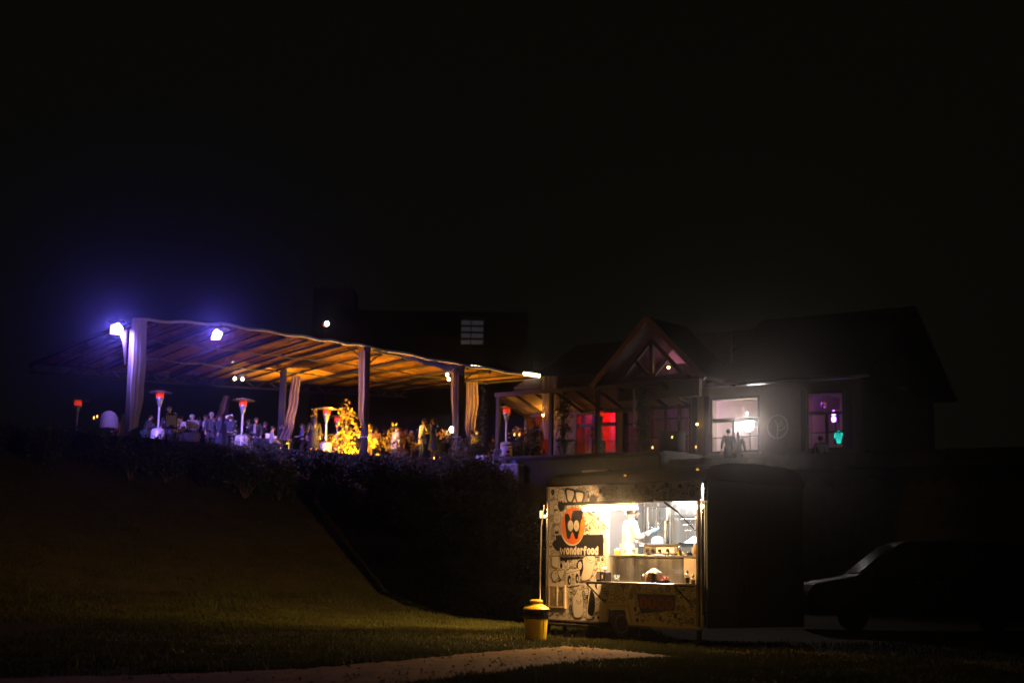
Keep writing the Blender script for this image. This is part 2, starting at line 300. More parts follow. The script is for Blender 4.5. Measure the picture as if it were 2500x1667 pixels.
# light bar under the outer edge of the hatch: shell that shields the wall side, diffuser below and outside
MB().bx(1.72, 3.06, -.59, -.51, 2.325, 2.358).build('light_bar_housing', PLASTW, TRUCK)
MB().bx(1.73, 3.05, -.585, -.515, 2.255, 2.322).build('light_bar', emat('bar_light', (1, .56, .22), E_BAR), TRUCK, bevel=.01)
def lamp(name, kind, loc, aim, power, col, parent, size=.1, size_y=None, spot=None, blend=.5):
    l = bpy.data.lights.new(name, kind); l.energy = power; l.color = col; o = bpy.data.objects.new(name, l); link(o, parent); o.location = loc
    if kind == 'AREA': l.shape = 'RECTANGLE'; l.size = size; l.size_y = size_y or size
    else: l.shadow_soft_size = size
    if spot: l.spot_size = spot; l.spot_blend = blend
    o.rotation_euler = Vector(aim).to_track_quat('-Z', 'Y').to_euler(); return o
pl_ = MB().box((-.06, -.01, 2.28), (.07, .07, .09)).build('added_lamp_shell', DARKM, TRUCK, bevel=.01)  # made-up lamp on the post, added with its spot to light the grass bank
MB().ell((-.1, .0, 2.28), (.018, .026, .03), 10, 6).build('added_post_lamp', emat('added_lamp_glass', (1, .6, .3), 12), TRUCK, smooth=True)
lamp('added_hill_beam', 'SPOT', (-.125, .02, 2.28), Matrix.Rotation(-TRZ, 3, 'Z') @ Vector((-.5, .866, -.05)), E_HILL, (1, .58, .2), TRUCK, .001, spot=math.radians(152), blend=1)
def polar(a, r): return (-.125 + r * math.cos(math.radians(a)), .02 + r * math.sin(math.radians(a)))
pa, pb = polar(110, .1), polar(160.2, .22); MATTE = M('matte_black', (.004, .004, .004), .95, 0, 0, spec=.02); MB().bar((*pa, 2.25), (*pb, 2.25), .004, .14).build('added_lamp_shutter', MATTE, TRUCK)  # shutter and slats added to cut the shadow edge and lines on the bank
for a in (161.25, 162.75): q = polar(a, .22); MB().bx(q[0] - .002, q[0] + .002, q[1] - .002, q[1] + .002, 2.18, 2.32).build('added_shutter_slat', MATTE, TRUCK)
# ---- interior
IW_ = M('white_lining', (.4, .4, .39), .5, 0, .06)
MB().bx(.04, .06, .05, DEP - .05, .5, 2.72).build('lining', IW_, TRUCK); MB().bx(.06, LEN - .05, .05, DEP - .05, 2.7, 2.74).build('lining', IW_, TRUCK)
MB().bx(.06, LEN - .05, DEP - .16, DEP - .13, .5, 2.7).build('back_splash', STEEL, TRUCK); MB().bx(LEN - .08, LEN - .05, .05, DEP - .16, .5, 2.7).build('lining', STEEL, TRUCK)
for u in (.62, 1.02, 1.42, 1.85): MB().bx(u, u + .022, DEP - .175, DEP - .161, 1.5, 2.65).build('steel_seam', STEEL, TRUCK)
for y in (.75, 1.55): MB().bx(.7, 3.7, y - .04, y + .04, 2.62, 2.69).build('ceiling_lamp', emat('ceiling_light', (.97, .97, 1), E_INNER), TRUCK)
MB().bx(3.55, 4.05, -.1, -.05, 2.365, 2.4).build('hatch_lamp', emat('hatch_light', (1, .9, .85), 14), TRUCK)
wk = MB().bx(1.77, 4.05, .02, .62, 1.45, 1.482).build('worktop', STEEL, TRUCK, bevel=.004); MB().bx(1.77, 3.68, .04, .06, 1.013, 1.448).build('counter_front', STEEL, TRUCK)
MB().bx(3.69, 4.05, .035, .06, 1.013, 1.448).build('counter_front', M('cream_board', (.6, .5, .36), .5), TRUCK)
w = MB().bx(.062, .075, .5, 1.3, 2.12, 2.4).build('service_window', BLACKP, TRUCK); MB().bx(.076, .09, .46, .5, 2.08, 2.44).bx(.076, .09, 1.3, 1.34, 2.08, 2.44).build('frame', ALU, w)
MB().bx(.062, .12, 1.98, 2.05, 1.5, 2.6).bx(.2, .24, DEP - .18, DEP - .161, 1.5, 2.62).build('corner_trim', M('trim_grey', (.3, .29, .27), .4, .7), TRUCK)
MB().bx(.38, 1.02, DEP - .2, DEP - .165, 1.98, 2.42).build('tool_board', M('tool_board', (.45, .44, .41), .35, .9, .15), TRUCK)
MB().tube([(.3, DEP - .24, 2.45), (1.1, DEP - .24, 2.45)], .012).build('hanging_rail', CHROME, TRUCK)
MB().tube([(.95, DEP - .26, 1.5), (.95, DEP - .26, 2.42)], .03, 10).tube([(1.06, DEP - .24, 1.5), (1.06, DEP - .24, 2.2)], .016, 8).build('extract_pipe', CHROME, TRUCK, smooth=True)
MB().bx(.86, 1.06, DEP - .32, DEP - .2, 2.18, 2.44).build('gas_valve_box', STEEL, TRUCK, bevel=.01)
b = MB()
for k in range(6): b.tube([(.84 + .014 * math.sin(k), DEP - .27, 2.42 - k * .05), (.83 + .02 * math.cos(k * 2), DEP - .29, 2.37 - k * .05)], .02, 6)
b.build('hose', DARKM, TRUCK, smooth=True)
MB().bx(1.22, 1.85, DEP - .34, DEP - .165, 2.24, 2.285).build('wall_shelf', M('shelf_grey', (.2, .19, .18), .35, .8), TRUCK)
MB().bx(.3, 3.9, DEP - .62, DEP - .17, 1.4, 1.44).build('rear_bench', STEEL, TRUCK)
MB().prism([(.9, 1.66), (1.3, 1.66), (1.3, 1.84), (1.15, 1.84), (.9, 1.7)], lambda y, z: (2.75, y, z), lambda y, z: (3.3, y, z)).build('fryer', STEEL, TRUCK, bevel=.01)
# wheel
wh = thing('wheel', None, None); wh.parent = TRUCK; wh.location = (2.06, .17, .276)
def ring(prof, n, f):
    b = MB()
    b.lathe(prof, n); b.v = [f(*v) for v in b.v]; return b
yz = lambda x, y, z: (x, -z, y)
ring([(.15, -.09), (.25, -.09), (.275, -.06), (.275, .06), (.25, .09), (.15, .09)], 28, yz).build('tyre', RUBBER, wh, smooth=True)
ring([(.05, .06), (.05, .085), (.14, .055), (.155, .095), (.165, .095), (.165, -.05)], 28, yz).build('rim', M('rim_paint', (.5, .4, .26), .5, .3), wh, smooth=True)
b = MB()
for k in range(5): b.v += []; t = k * 1.2566; b.tube([(.09 * math.cos(t), -.07, .09 * math.sin(t)), (.09 * math.cos(t), -.095, .09 * math.sin(t))], .012, 6)
tag(b.build('lug_nut', CHROME, wh), kind='stuff')
MB().bx(1.4, 2.6, .3, 2.1, .24, .3).build('axle_frame', DARKM, TRUCK)
for u in (.35, 3.9): MB().bx(u - .03, u + .03, .15, .21, .06, .29).bx(u - .09, u + .09, .09, .27, .0, .06).build('stabiliser_leg', DARKM, TRUCK)
# vent doors with louvres, low left
vt = thing('louvre_vent', None, None); vt.parent = TRUCK
MB().bx(.12, .58, -.028, -.001, .5, .525).bx(.12, .58, -.028, -.001, .885, .91).bx(.1, .125, -.028, -.001, .5, .91).bx(.335, .37, -.032, -.001, .525, .885).bx(.555, .6, -.04, -.001, .49, .92).build('frame', M('cream_louvre', (.7, .56, .36), .4), vt)
sl = None
for p in range(2):
    for k in range(15):
        u0 = .125 + p * .245; z = .537 + k * .0235
        if not sl: sl = MB().box((0, 0, 0), (.2, .02, .012), M4=Matrix.Rotation(.6, 3, 'X')).build('slat', MATS['cream_louvre'], vt)
        else: q = sl.copy(); link(q, vt); q.location = (u0 + .105, -.014, z); continue
        sl.location = (u0 + .105, -.014, z)
MB().bx(.125, .555, -.004, -.0015, .525, .885).build('backing', BLACKP, vt)
# ---- printed art: flat print on the panel, each shape a hair above the one below
LAY = [0]
INKB, CRB, ORB, OR2B, REDB = MB(), MB(), MB(), MB(), MB()
def lay(): LAY[0] += 1; return -(.001 + LAY[0] * .00006)
def fill(bld, pts):
    y = lay(); b0 = len(bld.v); bld.v += [(u, y, z) for u, z in pts]; bld.f.append(tuple(range(b0, b0 + len(pts))))
def stroke(pts, w, bld=None, closed=False):
    bld = bld or INKB; y = lay(); p = [Vector(q) for q in pts]
    if closed: p = p + [p[0], p[1]]
    b0 = len(bld.v); n = len(p)
    for i in range(n):
        d = (p[min(i + 1, n - 1)] - p[max(i - 1, 0)]); d = d.normalized() if d.length > 1e-9 else Vector((1, 0)); nn = Vector((-d.y, d.x)) * w / 2
        bld.v += [(p[i].x + nn.x, y, p[i].y + nn.y), (p[i].x - nn.x, y, p[i].y - nn.y)]
    for i in range(n - 1): bld.f.append((b0 + 2 * i, b0 + 2 * i + 1, b0 + 2 * i + 3, b0 + 2 * i + 2))
def smoothp(pts, closed=True, k=6):
    n = len(pts); out = []
    rng = range(n) if closed else range(n - 1)
    for i in rng:
        g = lambda j: Vector(pts[j % n]) if closed else Vector(pts[max(0, min(n - 1, j))])
        p0, p1, p2, p3 = g(i - 1), g(i), g(i + 1), g(i + 2)
        for s in range(k):
            t = s / k; out.append(tuple(.5 * ((2 * p1) + (p2 - p0) * t + (2 * p0 - 5 * p1 + 4 * p2 - p3) * t * t + (3 * p1 - p0 - 3 * p2 + p3) * t ** 3)))
    if not closed: out.append(tuple(pts[-1]))
    return out
def circ(c, rx, ry=None, n=22, a0=0, a1=6.2832): return [(c[0] + rx * math.cos(a0 + (a1 - a0) * i / n), c[1] + (ry or rx) * math.sin(a0 + (a1 - a0) * i / n)) for i in range(n + (a1 - a0 < 6.28))]
LW = .0085
def blob(c, r, k, wob): return smoothp([(c[0] + r * (1 + rnd.uniform(-wob, wob)) * math.cos(6.2832 * i / k), c[1] + r * 1.1 * (1 + rnd.uniform(-wob, wob)) * math.sin(6.2832 * i / k)) for i in range(k)])
def shape(pts, lw=LW): fill(CRB, pts); stroke(pts, lw, closed=True)
def doodle(c, r, kind=None):
    k = kind or rnd.choice(['face', 'spiral', 'stripes', 'heart', 'star', 'wave', 'eye', 'mush', 'rings', 'worm', 'teeth', 'ghost', 'face', 'black'])
    x, z = c; J = lambda *a: [(x + r * p[0], z + r * p[1]) for p in a]
    if k == 'face':
        shape(blob(c, r, 8, .14)); fill(INKB, circ((x - .3 * r, z + .2 * r), .09 * r, .14 * r, 8)); fill(INKB, circ((x + .3 * r, z + .2 * r), .09 * r, .14 * r, 8)); stroke(circ((x, z - .1 * r), .4 * r, .4 * r, 9, 3.5, 5.9), LW)
    elif k == 'ghost':
        shape(smoothp(J((-.8, -1), (-.8, .3), (-.4, 1), (.4, 1), (.8, .3), (.8, -1), (.5, -.7), (.25, -1), (0, -.7), (-.25, -1), (-.5, -.7)))); stroke(circ((x - .3 * r, z + .3 * r), .17 * r, .17 * r, 6, .3, 2.9), LW); stroke(circ((x + .3 * r, z + .3 * r), .17 * r, .17 * r, 6, .3, 2.9), LW); stroke(circ((x, z - .05 * r), .35 * r, .25 * r, 8, 3.3, 6.1), LW)
    elif k == 'spiral':
        shape(circ(c, r, n=20)); stroke([(x + r * .9 * (1 - i / 40) * math.cos(i * .5), z + r * .9 * (1 - i / 40) * math.sin(i * .5)) for i in range(36)], LW)
    elif k == 'stripes':
        a = rnd.uniform(0, 3.1); ca, sa = math.cos(a), math.sin(a); q = lambda X, Y: (x + r * (X * ca - Y * sa), z + r * (X * sa + Y * ca))
        shape([q(-1, -.4), q(1, -.6), q(1, .6), q(-1, .4)])
        for i in range(5): t = -.9 + i * .4; fill(INKB, [q(t, -.48), q(t + .2, -.5), q(t + .2, .5), q(t, .48)])
    elif k == 'heart': shape(smoothp(J((0, -1), (-.9, .1), (-.75, .8), (-.3, .85), (0, .45), (.3, .85), (.75, .8), (.9, .1)), k=5))
    elif k == 'star':
        shape([(x + r * (1 if i % 2 else .45) * math.sin(i * .6283), z + r * (1 if i % 2 else .45) * math.cos(i * .6283)) for i in range(10)])
    elif k == 'wave':
        for j in range(4): stroke([(x - r + r * 2 * i / 14, z + (j - 1.5) * r * .4 + .12 * r * math.sin(i * 1.3 + j)) for i in range(15)], LW)
    elif k == 'eye':
        shape(circ(c, r, r * .8, 20)); fill(INKB, circ((x + .15 * r, z), .5 * r, .5 * r, 14)); fill(CRB, circ((x + .3 * r, z + .15 * r), .16 * r, .16 * r, 8))
    elif k == 'mush':
        shape(J((-.3, -1), (.3, -1), (.22, .1), (-.22, .1))); shape(smoothp(J((-1, 0), (-.8, .7), (0, 1), (.8, .7), (1, 0), (.3, -.1), (-.3, -.1))))
        for a, bb in ((-.5, .4), (0, .6), (.5, .35)): stroke(circ((x + a * r, z + bb * r), .13 * r, n=8), LW * .8, closed=True)
    elif k == 'rings':
        for s in (1, .75, .5, .25): shape(circ(c, r * s, n=18))
    elif k == 'worm':
        pts = smoothp(J((-1, -.6), (-.5, .1), (0, -.3), (.5, .5), (1, .2)), closed=False); stroke(pts, r * .42); stroke(pts, r * .42 - 2 * LW, CRB)
        for i in range(2, len(pts) - 2, 4): stroke([(pts[i][0], pts[i][1] - .16 * r), (pts[i][0] + .05 * r, pts[i][1] + .16 * r)], LW)
    elif k == 'teeth':
        shape(blob(c, r, 7, .1)); fill(INKB, J((-.7, .1), (.7, .1), (.5, -.6), (-.5, -.6)))
        for i in range(4): fill(CRB, J((-.6 + .3 * i, .1), (-.35 + .3 * i, .1), (-.47 + .3 * i, -.2)))
    elif k == 'black': fill(INKB, blob(c, r * .8, 7, .3))
def clear_of(c, r):
    u, z = c
    if u - r < .07 or u + r > 4.11 or z - r < .3 or z + r > 2.74: return False
    if u + r > 1.69 and 1.0 - r < z < 2.42 + r: return False
    if 1.62 - r < u < 2.44 + r and z < .62 + r: return False
    if u < .62 + r and .48 - r < z < .93 + r: return False
    return True
cands = []
for i in range(5200):
    r = .14 * (.33 + .67 * rnd.random() ** 2.2); c = (rnd.uniform(.08, 4.1), rnd.uniform(.3, 2.74))
    if clear_of(c, r) and all((c[0] - q[0][0]) ** 2 + (c[1] - q[0][1]) ** 2 > (.74 * (r + q[1])) ** 2 for q in cands): cands.append((c, r))
for i, (c, r) in enumerate(cands): LAY[0] = (i % 5) * 9; doodle(c, r)
LAY[0] = 54
for c, r in [((.3, 2.62), .11), ((.42, 2.58), .12)]: doodle(c, r, 'ghost')
doodle((.3, 2.17), .13, 'ghost'); doodle((.3, 1.93), .1, 'teeth')
# black spectacles at the top
gl = [[(590, 125), (715, 160), (700, 270), (660, 340), (610, 320), (590, 230)], [(770, 165), (890, 190), (880, 300), (840, 365), (790, 340), (765, 250)]]
shape([Z2(*p) for p in [(545, 150), (940, 200), (900, 380), (560, 370)]], .001)
fill(INKB, [Z2(*p) for p in [(585, 105), (700, 115), (735, 165), (790, 130), (915, 170), (915, 260), (890, 250), (570, 200)]])
for g_ in gl:
    q = smoothp([Z2(*p) for p in g_]); fill(INKB, [((u - sum(a for a, _ in q) / len(q)) * 1.62 + sum(a for a, _ in q) / len(q), (z - sum(a for _, a in q) / len(q)) * 1.36 + sum(a for _, a in q) / len(q)) for u, z in q]); fill(CRB, q)
# banner and round emblem
fill(INKB, [Z2(*p) for p in [(375, 985), (1285, 975), (1285, 1390), (455, 1402), (440, 1275), (375, 1262)]]); fill(INKB, [Z2(*p) for p in smoothp([(330, 1100), (372, 1078), (420, 1110), (420, 1285), (360, 1250), (318, 1180)])])
fill(INKB, [Z2(*p) for p in [(455, 1408), (1215, 1400), (1180, 1410), (900, 1428), (462, 1478)]])
oc, orr = (.772, 2.015), .352
fill(CRB, circ((oc[0] - .012, oc[1] - .018), orr, n=40)); fill(ORB, circ(oc, orr - .012, n=40))
fill(OR2B, [Z2(*p) for p in smoothp([(862, 690), (905, 670), (912, 790), (895, 930), (850, 1040), (820, 1060), (840, 900)])])
fill(INKB, smoothp([Z2(*p) for p in [(545, 640), (560, 585), (597, 574), (628, 600), (645, 660), (652, 692), (668, 680), (675, 600), (690, 545), (730, 515), (800, 514), (885, 518), (884, 600), (882, 668), (858, 690), (835, 850), (805, 990), (790, 1048), (762, 1062), (738, 1040), (712, 960), (692, 926), (668, 955), (650, 1030), (622, 1062), (595, 1050), (575, 960), (555, 800)]], k=3))
fill(INKB, [Z2(*p) for p in [(690, 520), (885, 518), (884, 684), (690, 690)]])
for X in (655, 768):
    fill(CRB, [Z2(X + 52 * math.cos(t * .2513), 806 + 108 * math.sin(t * .2513)) for t in range(25)]); 
for X in (668, 760): fill(INKB, [Z2(X + 7 * math.cos(t * .7854), 812 + 11 * math.sin(t * .7854)) for t in range(8)])
# lettering: thick hand-cut strokes
LET = {'w': [[(0, 1), (.18, 0), (.5, .75), (.82, 0), (1, 1)]], 'o': [[(.5, 1), (.05, .8), (0, .5), (.05, .2), (.5, 0), (.95, .2), (1, .5), (.95, .8), (.5, 1), (.2, .92)]],
       'n': [[(0, 0), (0, 1)], [(0, .75), (.45, 1), (.9, .8), (.95, 0)]], 'd': [[(1, 1.36), (1, 0)], [(1, .85), (.5, 1), (.05, .75), (0, .4), (.15, .08), (.5, 0), (1, .2)]],
       'e': [[(.05, .5), (.95, .55), (.85, .88), (.5, 1), (.1, .8), (0, .45), (.2, .08), (.6, 0), (.98, .14)]], 'r': [[(0, 0), (0, 1)], [(0, .7), (.4, 1), (.95, .92)]],
       'f': [[(1, 1.3), (.6, 1.36), (.35, 1.15), (.35, -.12)], [(0, .78), (.9, .82)]]}
xs_ = [(455, 558), (574, 630), (647, 700), (712, 764), (780, 832), (850, 898), (905, 962), (978, 1036), (1050, 1108), (1124, 1182)]
for ch, (xa, xb) in zip('wonderfood', xs_):
    for st in LET[ch]:
        lift = (xa - 455) * .012
        q = [Z2(xa + 8 + (xb - xa - 16) * a, 1338 + lift - 96 * bb) for a, bb in st]; q = smoothp(q, closed=False, k=4) if len(q) > 2 and ch != 'w' else q
        stroke(q, .038, CRB)
        for p in (q[0], q[-1]): fill(CRB, circ(p, .019, n=10))
        if ch == 'w':
            for p in q[1:-1]: fill(CRB, circ(p, .019, n=10))
# hero doodles of the lower left
def S3(pts, k=5): return smoothp([Z3(*p) for p in pts], k=k)
fill(INKB, S3([(800, 150), (870, 110), (905, 200), (900, 300), (860, 420), (835, 440), (830, 330), (770, 250)])); shape(S3([(800, 200), (845, 150), (878, 210), (860, 300), (810, 310)]))
shape(S3([(905, 80), (1120, 60), (1110, 250), (1030, 480), (880, 520), (870, 420), (900, 300)])); stroke(smoothp([Z3(*p) for p in [(930, 80), (980, 150), (1060, 185), (1110, 140)]], False), LW); stroke(smoothp([Z3(*p) for p in [(960, 70), (1010, 130), (1060, 130)]], False), LW)
shape([Z3(*p) for p in [(560, 360), (600, 320), (650, 280), (720, 300), (810, 280), (835, 330), (840, 605), (595, 645), (555, 610)]]); stroke([Z3(*p) for p in [(560, 372), (590, 385), (832, 318)]], LW); stroke([Z3(590, 385), Z3(600, 640)], LW); stroke(smoothp([Z3(*p) for p in [(620, 330), (640, 270), (700, 250), (740, 290), (790, 240)]], False), LW)
for X, Y in ((636, 512), (783, 480)): fill(INKB, [Z3(X + 33 * math.cos(t * .2618), Y + 96 * math.sin(t * .2618)) for t in range(24)]); fill(CRB, [Z3(X + 8 + 13 * math.cos(t * .5236), Y + 8 + 42 * math.sin(t * .5236)) for t in range(12)])
fill(INKB, [Z3(*p) for p in [(678, 395), (728, 385), (728, 420), (678, 428)]]); fill(INKB, [Z3(*p) for p in [(680, 480), (735, 470), (735, 512), (680, 520)]])
for Y in (450, 545, 575, 605): stroke([Z3(672, Y + 5), Z3(738, Y - 8)], LW)
for X in (690, 715): fill(CRB, [Z3(X + 8 * math.cos(t), 408 + 12 * math.sin(t)) for t in range(6)]); fill(CRB, [Z3(X + 8 * math.cos(t), 494 + 12 * math.sin(t)) for t in range(6)])
shape(S3([(480, 500), (415, 380), (440, 320), (478, 335), (500, 305), (535, 330), (530, 400)]))
shape(S3([(295, 420), (330, 350), (380, 325), (420, 400), (410, 490), (350, 540), (310, 490)])); fill(INKB, [Z3(375 + 9 * math.cos(t * .785), 390 + 14 * math.sin(t * .785)) for t in range(8)])
shape(S3([(800, 660), (830, 700), (880, 690), (892, 760), (890, 1180), (720, 1200), (690, 900), (730, 800), (760, 770)])); stroke(S3([(775, 885), (800, 930), (840, 920), (860, 890), (850, 945), (815, 970), (782, 945)]), LW, closed=True)
for X, Y in ((800, 775), (852, 812)): fill(INKB, [Z3(X + 7 * math.cos(t * .785), Y + 11 * math.sin(t * .785)) for t in range(8)])
shape(S3([(1020, 560), (1200, 570), (1260, 640), (1180, 860), (1120, 850), (1130, 1100), (1080, 1230), (960, 1230), (990, 900), (1010, 700)]))
fill(INKB, S3([(1045, 700), (1085, 725), (1125, 850), (1120, 1080), (1090, 1190), (1040, 1190), (988, 1130), (1008, 900)]))
shape(S3([(1130, 570), (1180, 560), (1210, 610), (1170, 690), (1130, 640)])); fill(INKB, S3([(1135, 590), (1165, 600), (1165, 680), (1130, 650)]))
for k, X in enumerate((905, 930, 955)): stroke(S3([(X - 20, 740 + k * 70), (X + 18, 730 + k * 70), (X + 22, 800 + k * 70), (X - 16, 810 + k * 70)]), .012, closed=True)
for pts in ([(570, 680), (640, 760), (690, 900), (720, 1200)], [(560, 720), (610, 800), (660, 960), (690, 1200)], [(560, 790), (620, 900), (660, 1200)]): stroke(smoothp([Z3(*p) for p in pts], False), LW)
shape([Z3(*p) for p in [(300, 60), (440, 55), (430, 220), (400, 290), (300, 240)]], LW)
# board with four round pictures of food
SIGN = front([Z5(*p) for p in [(610, 375), (640, 400), (1390, 425), (1385, 740), (705, 800), (690, 740)]], -.006, -.003).build('menu_board', INK, TRUCK)
for i, (X, Y) in enumerate(((762, 578), (930, 590), (1105, 600), (1282, 602))):
    c = Z5(X, Y); fz_ = []
    y = -.0075; bld = MB(); bld.v = [(u, y, z) for u, z in circ(c, .105, n=28)]; bld.f = [tuple(range(28))]; d = bld.build('food_roundel', REDP, SIGN)
    g2 = MB(); q = lambda *a: [(c[0] + p[0] * .06, c[1] + p[1] * .06) for p in a]
    def fl(pts):
        b0 = len(g2.v); g2.v += [(u, y - .0012, z) for u, z in pts]; g2.f.append(tuple(range(b0, b0 + len(pts))))
    if i == 0:
        for k in range(4): fl(q((-.6 + .32 * k, -.2), (-.4 + .32 * k, -.2), (-.4 + .32 * k, .9 - .2 * (k % 2)), (-.6 + .32 * k, .9 - .2 * (k % 2))))
        fl(q((-.7, -.25), (.75, -.25), (.5, -1), (-.45, -1)))
    elif i == 1: fl(q((-.3, -1), (.3, -1), (.5, .4), (-.5, .4))); fl(circ((c[0], c[1] + .045), .04, n=10))
    elif i == 2: fl(smoothp(q((0, -.95), (-.9, .1), (-.6, .8), (0, .5), (.6, .8), (.9, .1)), k=4))
    else: fl(q((-.9, .1), (.9, .1), (.6, .75), (-.6, .75))); fl(q((-.95, -.15), (.95, -.15), (.95, .0), (-.95, .0))); fl(q((-.9, -.3), (.9, -.3), (.7, -.7), (-.7, -.7)))
    g2.build('food_print', INK, SIGN)
# hatching on the right corner strip
for k in range(34): z = .55 + k * .054; stroke([(4.128, z), (4.16, z + .03), (4.197, z + .012 * (k % 3))], .01) 
INKS = INKB.build('doodle_print', INK, TRUCK); CRB.build('doodle_print', CREAM, TRUCK); ORB.build('emblem_print', ORANGE, TRUCK); OR2B.build('emblem_print', ORANGE2, TRUCK)
# ------------------------------------------------------------ people
PEND = []                                                           # skinned meshes, turned into plain meshes in one go
def skin(name, verts, edges, radii, mat, parent, sub=1, extra=None):
    me = bpy.data.meshes.new(name); me.from_pydata([tuple(v) for v in verts], edges, []); o = bpy.data.objects.new(name, me); link(o, parent); me.materials.append(mat)
    o.modifiers.new('s', 'SKIN'); m = o.modifiers.new('d', 'SUBSURF'); m.levels = m.render_levels = sub
    for i, r in enumerate(radii):
        d = me.skin_vertices[0].data[i]; rr = r if isinstance(r, tuple) else (r, r); d.radius = rr; d.use_root = (i == 0)
    PEND.append((o, extra)); return o
def flush_skins():
    bpy.context.view_layer.update(); dg = bpy.context.evaluated_depsgraph_get(); done = []
    for o, ex in PEND: done.append((o, bpy.data.meshes.new_from_object(o.evaluated_get(dg)), ex))
    for o, me, ex in done:
        mat = o.data.materials[0]; o.modifiers.clear()
        if ex and ex.v:
            n = len(me.vertices); v = [tuple(x.co) for x in me.vertices] + ex.v; f = [tuple(p.vertices) for p in me.polygons] + [tuple(i + n for i in q) for q in ex.f]
            me = bpy.data.meshes.new(o.name); me.from_pydata(v, [], f)
        me.materials.clear(); me.materials.append(mat); me.polygons.foreach_set('use_smooth', [True] * len(me.polygons)); o.data = me
    PEND.clear()
def hand(mb, w, d, side, s=1, curl=.5, back=None):                  # palm, four unequal bent fingers, thumb off the side
    w = Vector(w); d = Vector(d).normalized(); sd = d.cross(Vector((0, 0, 1)) if abs(d.z) < .9 else Vector((0, 1, 0))).normalized() * side; nn = sd.cross(d) * (1 if not back else back)
    mb.tube([w - d * .02 * s, w + d * .03 * s, w + d * .085 * s], [.026 * s, .038 * s, .036 * s], 8)
    for k, ln in enumerate((.068, .08, .074, .056)):
        a = w + d * .08 * s + sd * (.027 - .018 * k) * s; q1 = a + (d * .6 - nn * curl * .3) * ln * s; q2 = q1 + (d * (.5 - .3 * curl) - nn * curl * .5) * ln * s
        mb.tube([a - d * .015 * s, a, q1, q2], [.009 * s, .0095 * s, .0085 * s, .006 * s], 6)
    a = w + d * .025 * s + sd * .034 * s; mb.tube([a - sd * .012 * s, a + (d * .5 + sd * .6) * .035 * s, a + (d * .95 + sd * .55 - nn * .3) * .06 * s], [.012 * s, .011 * s, .007 * s], 6)
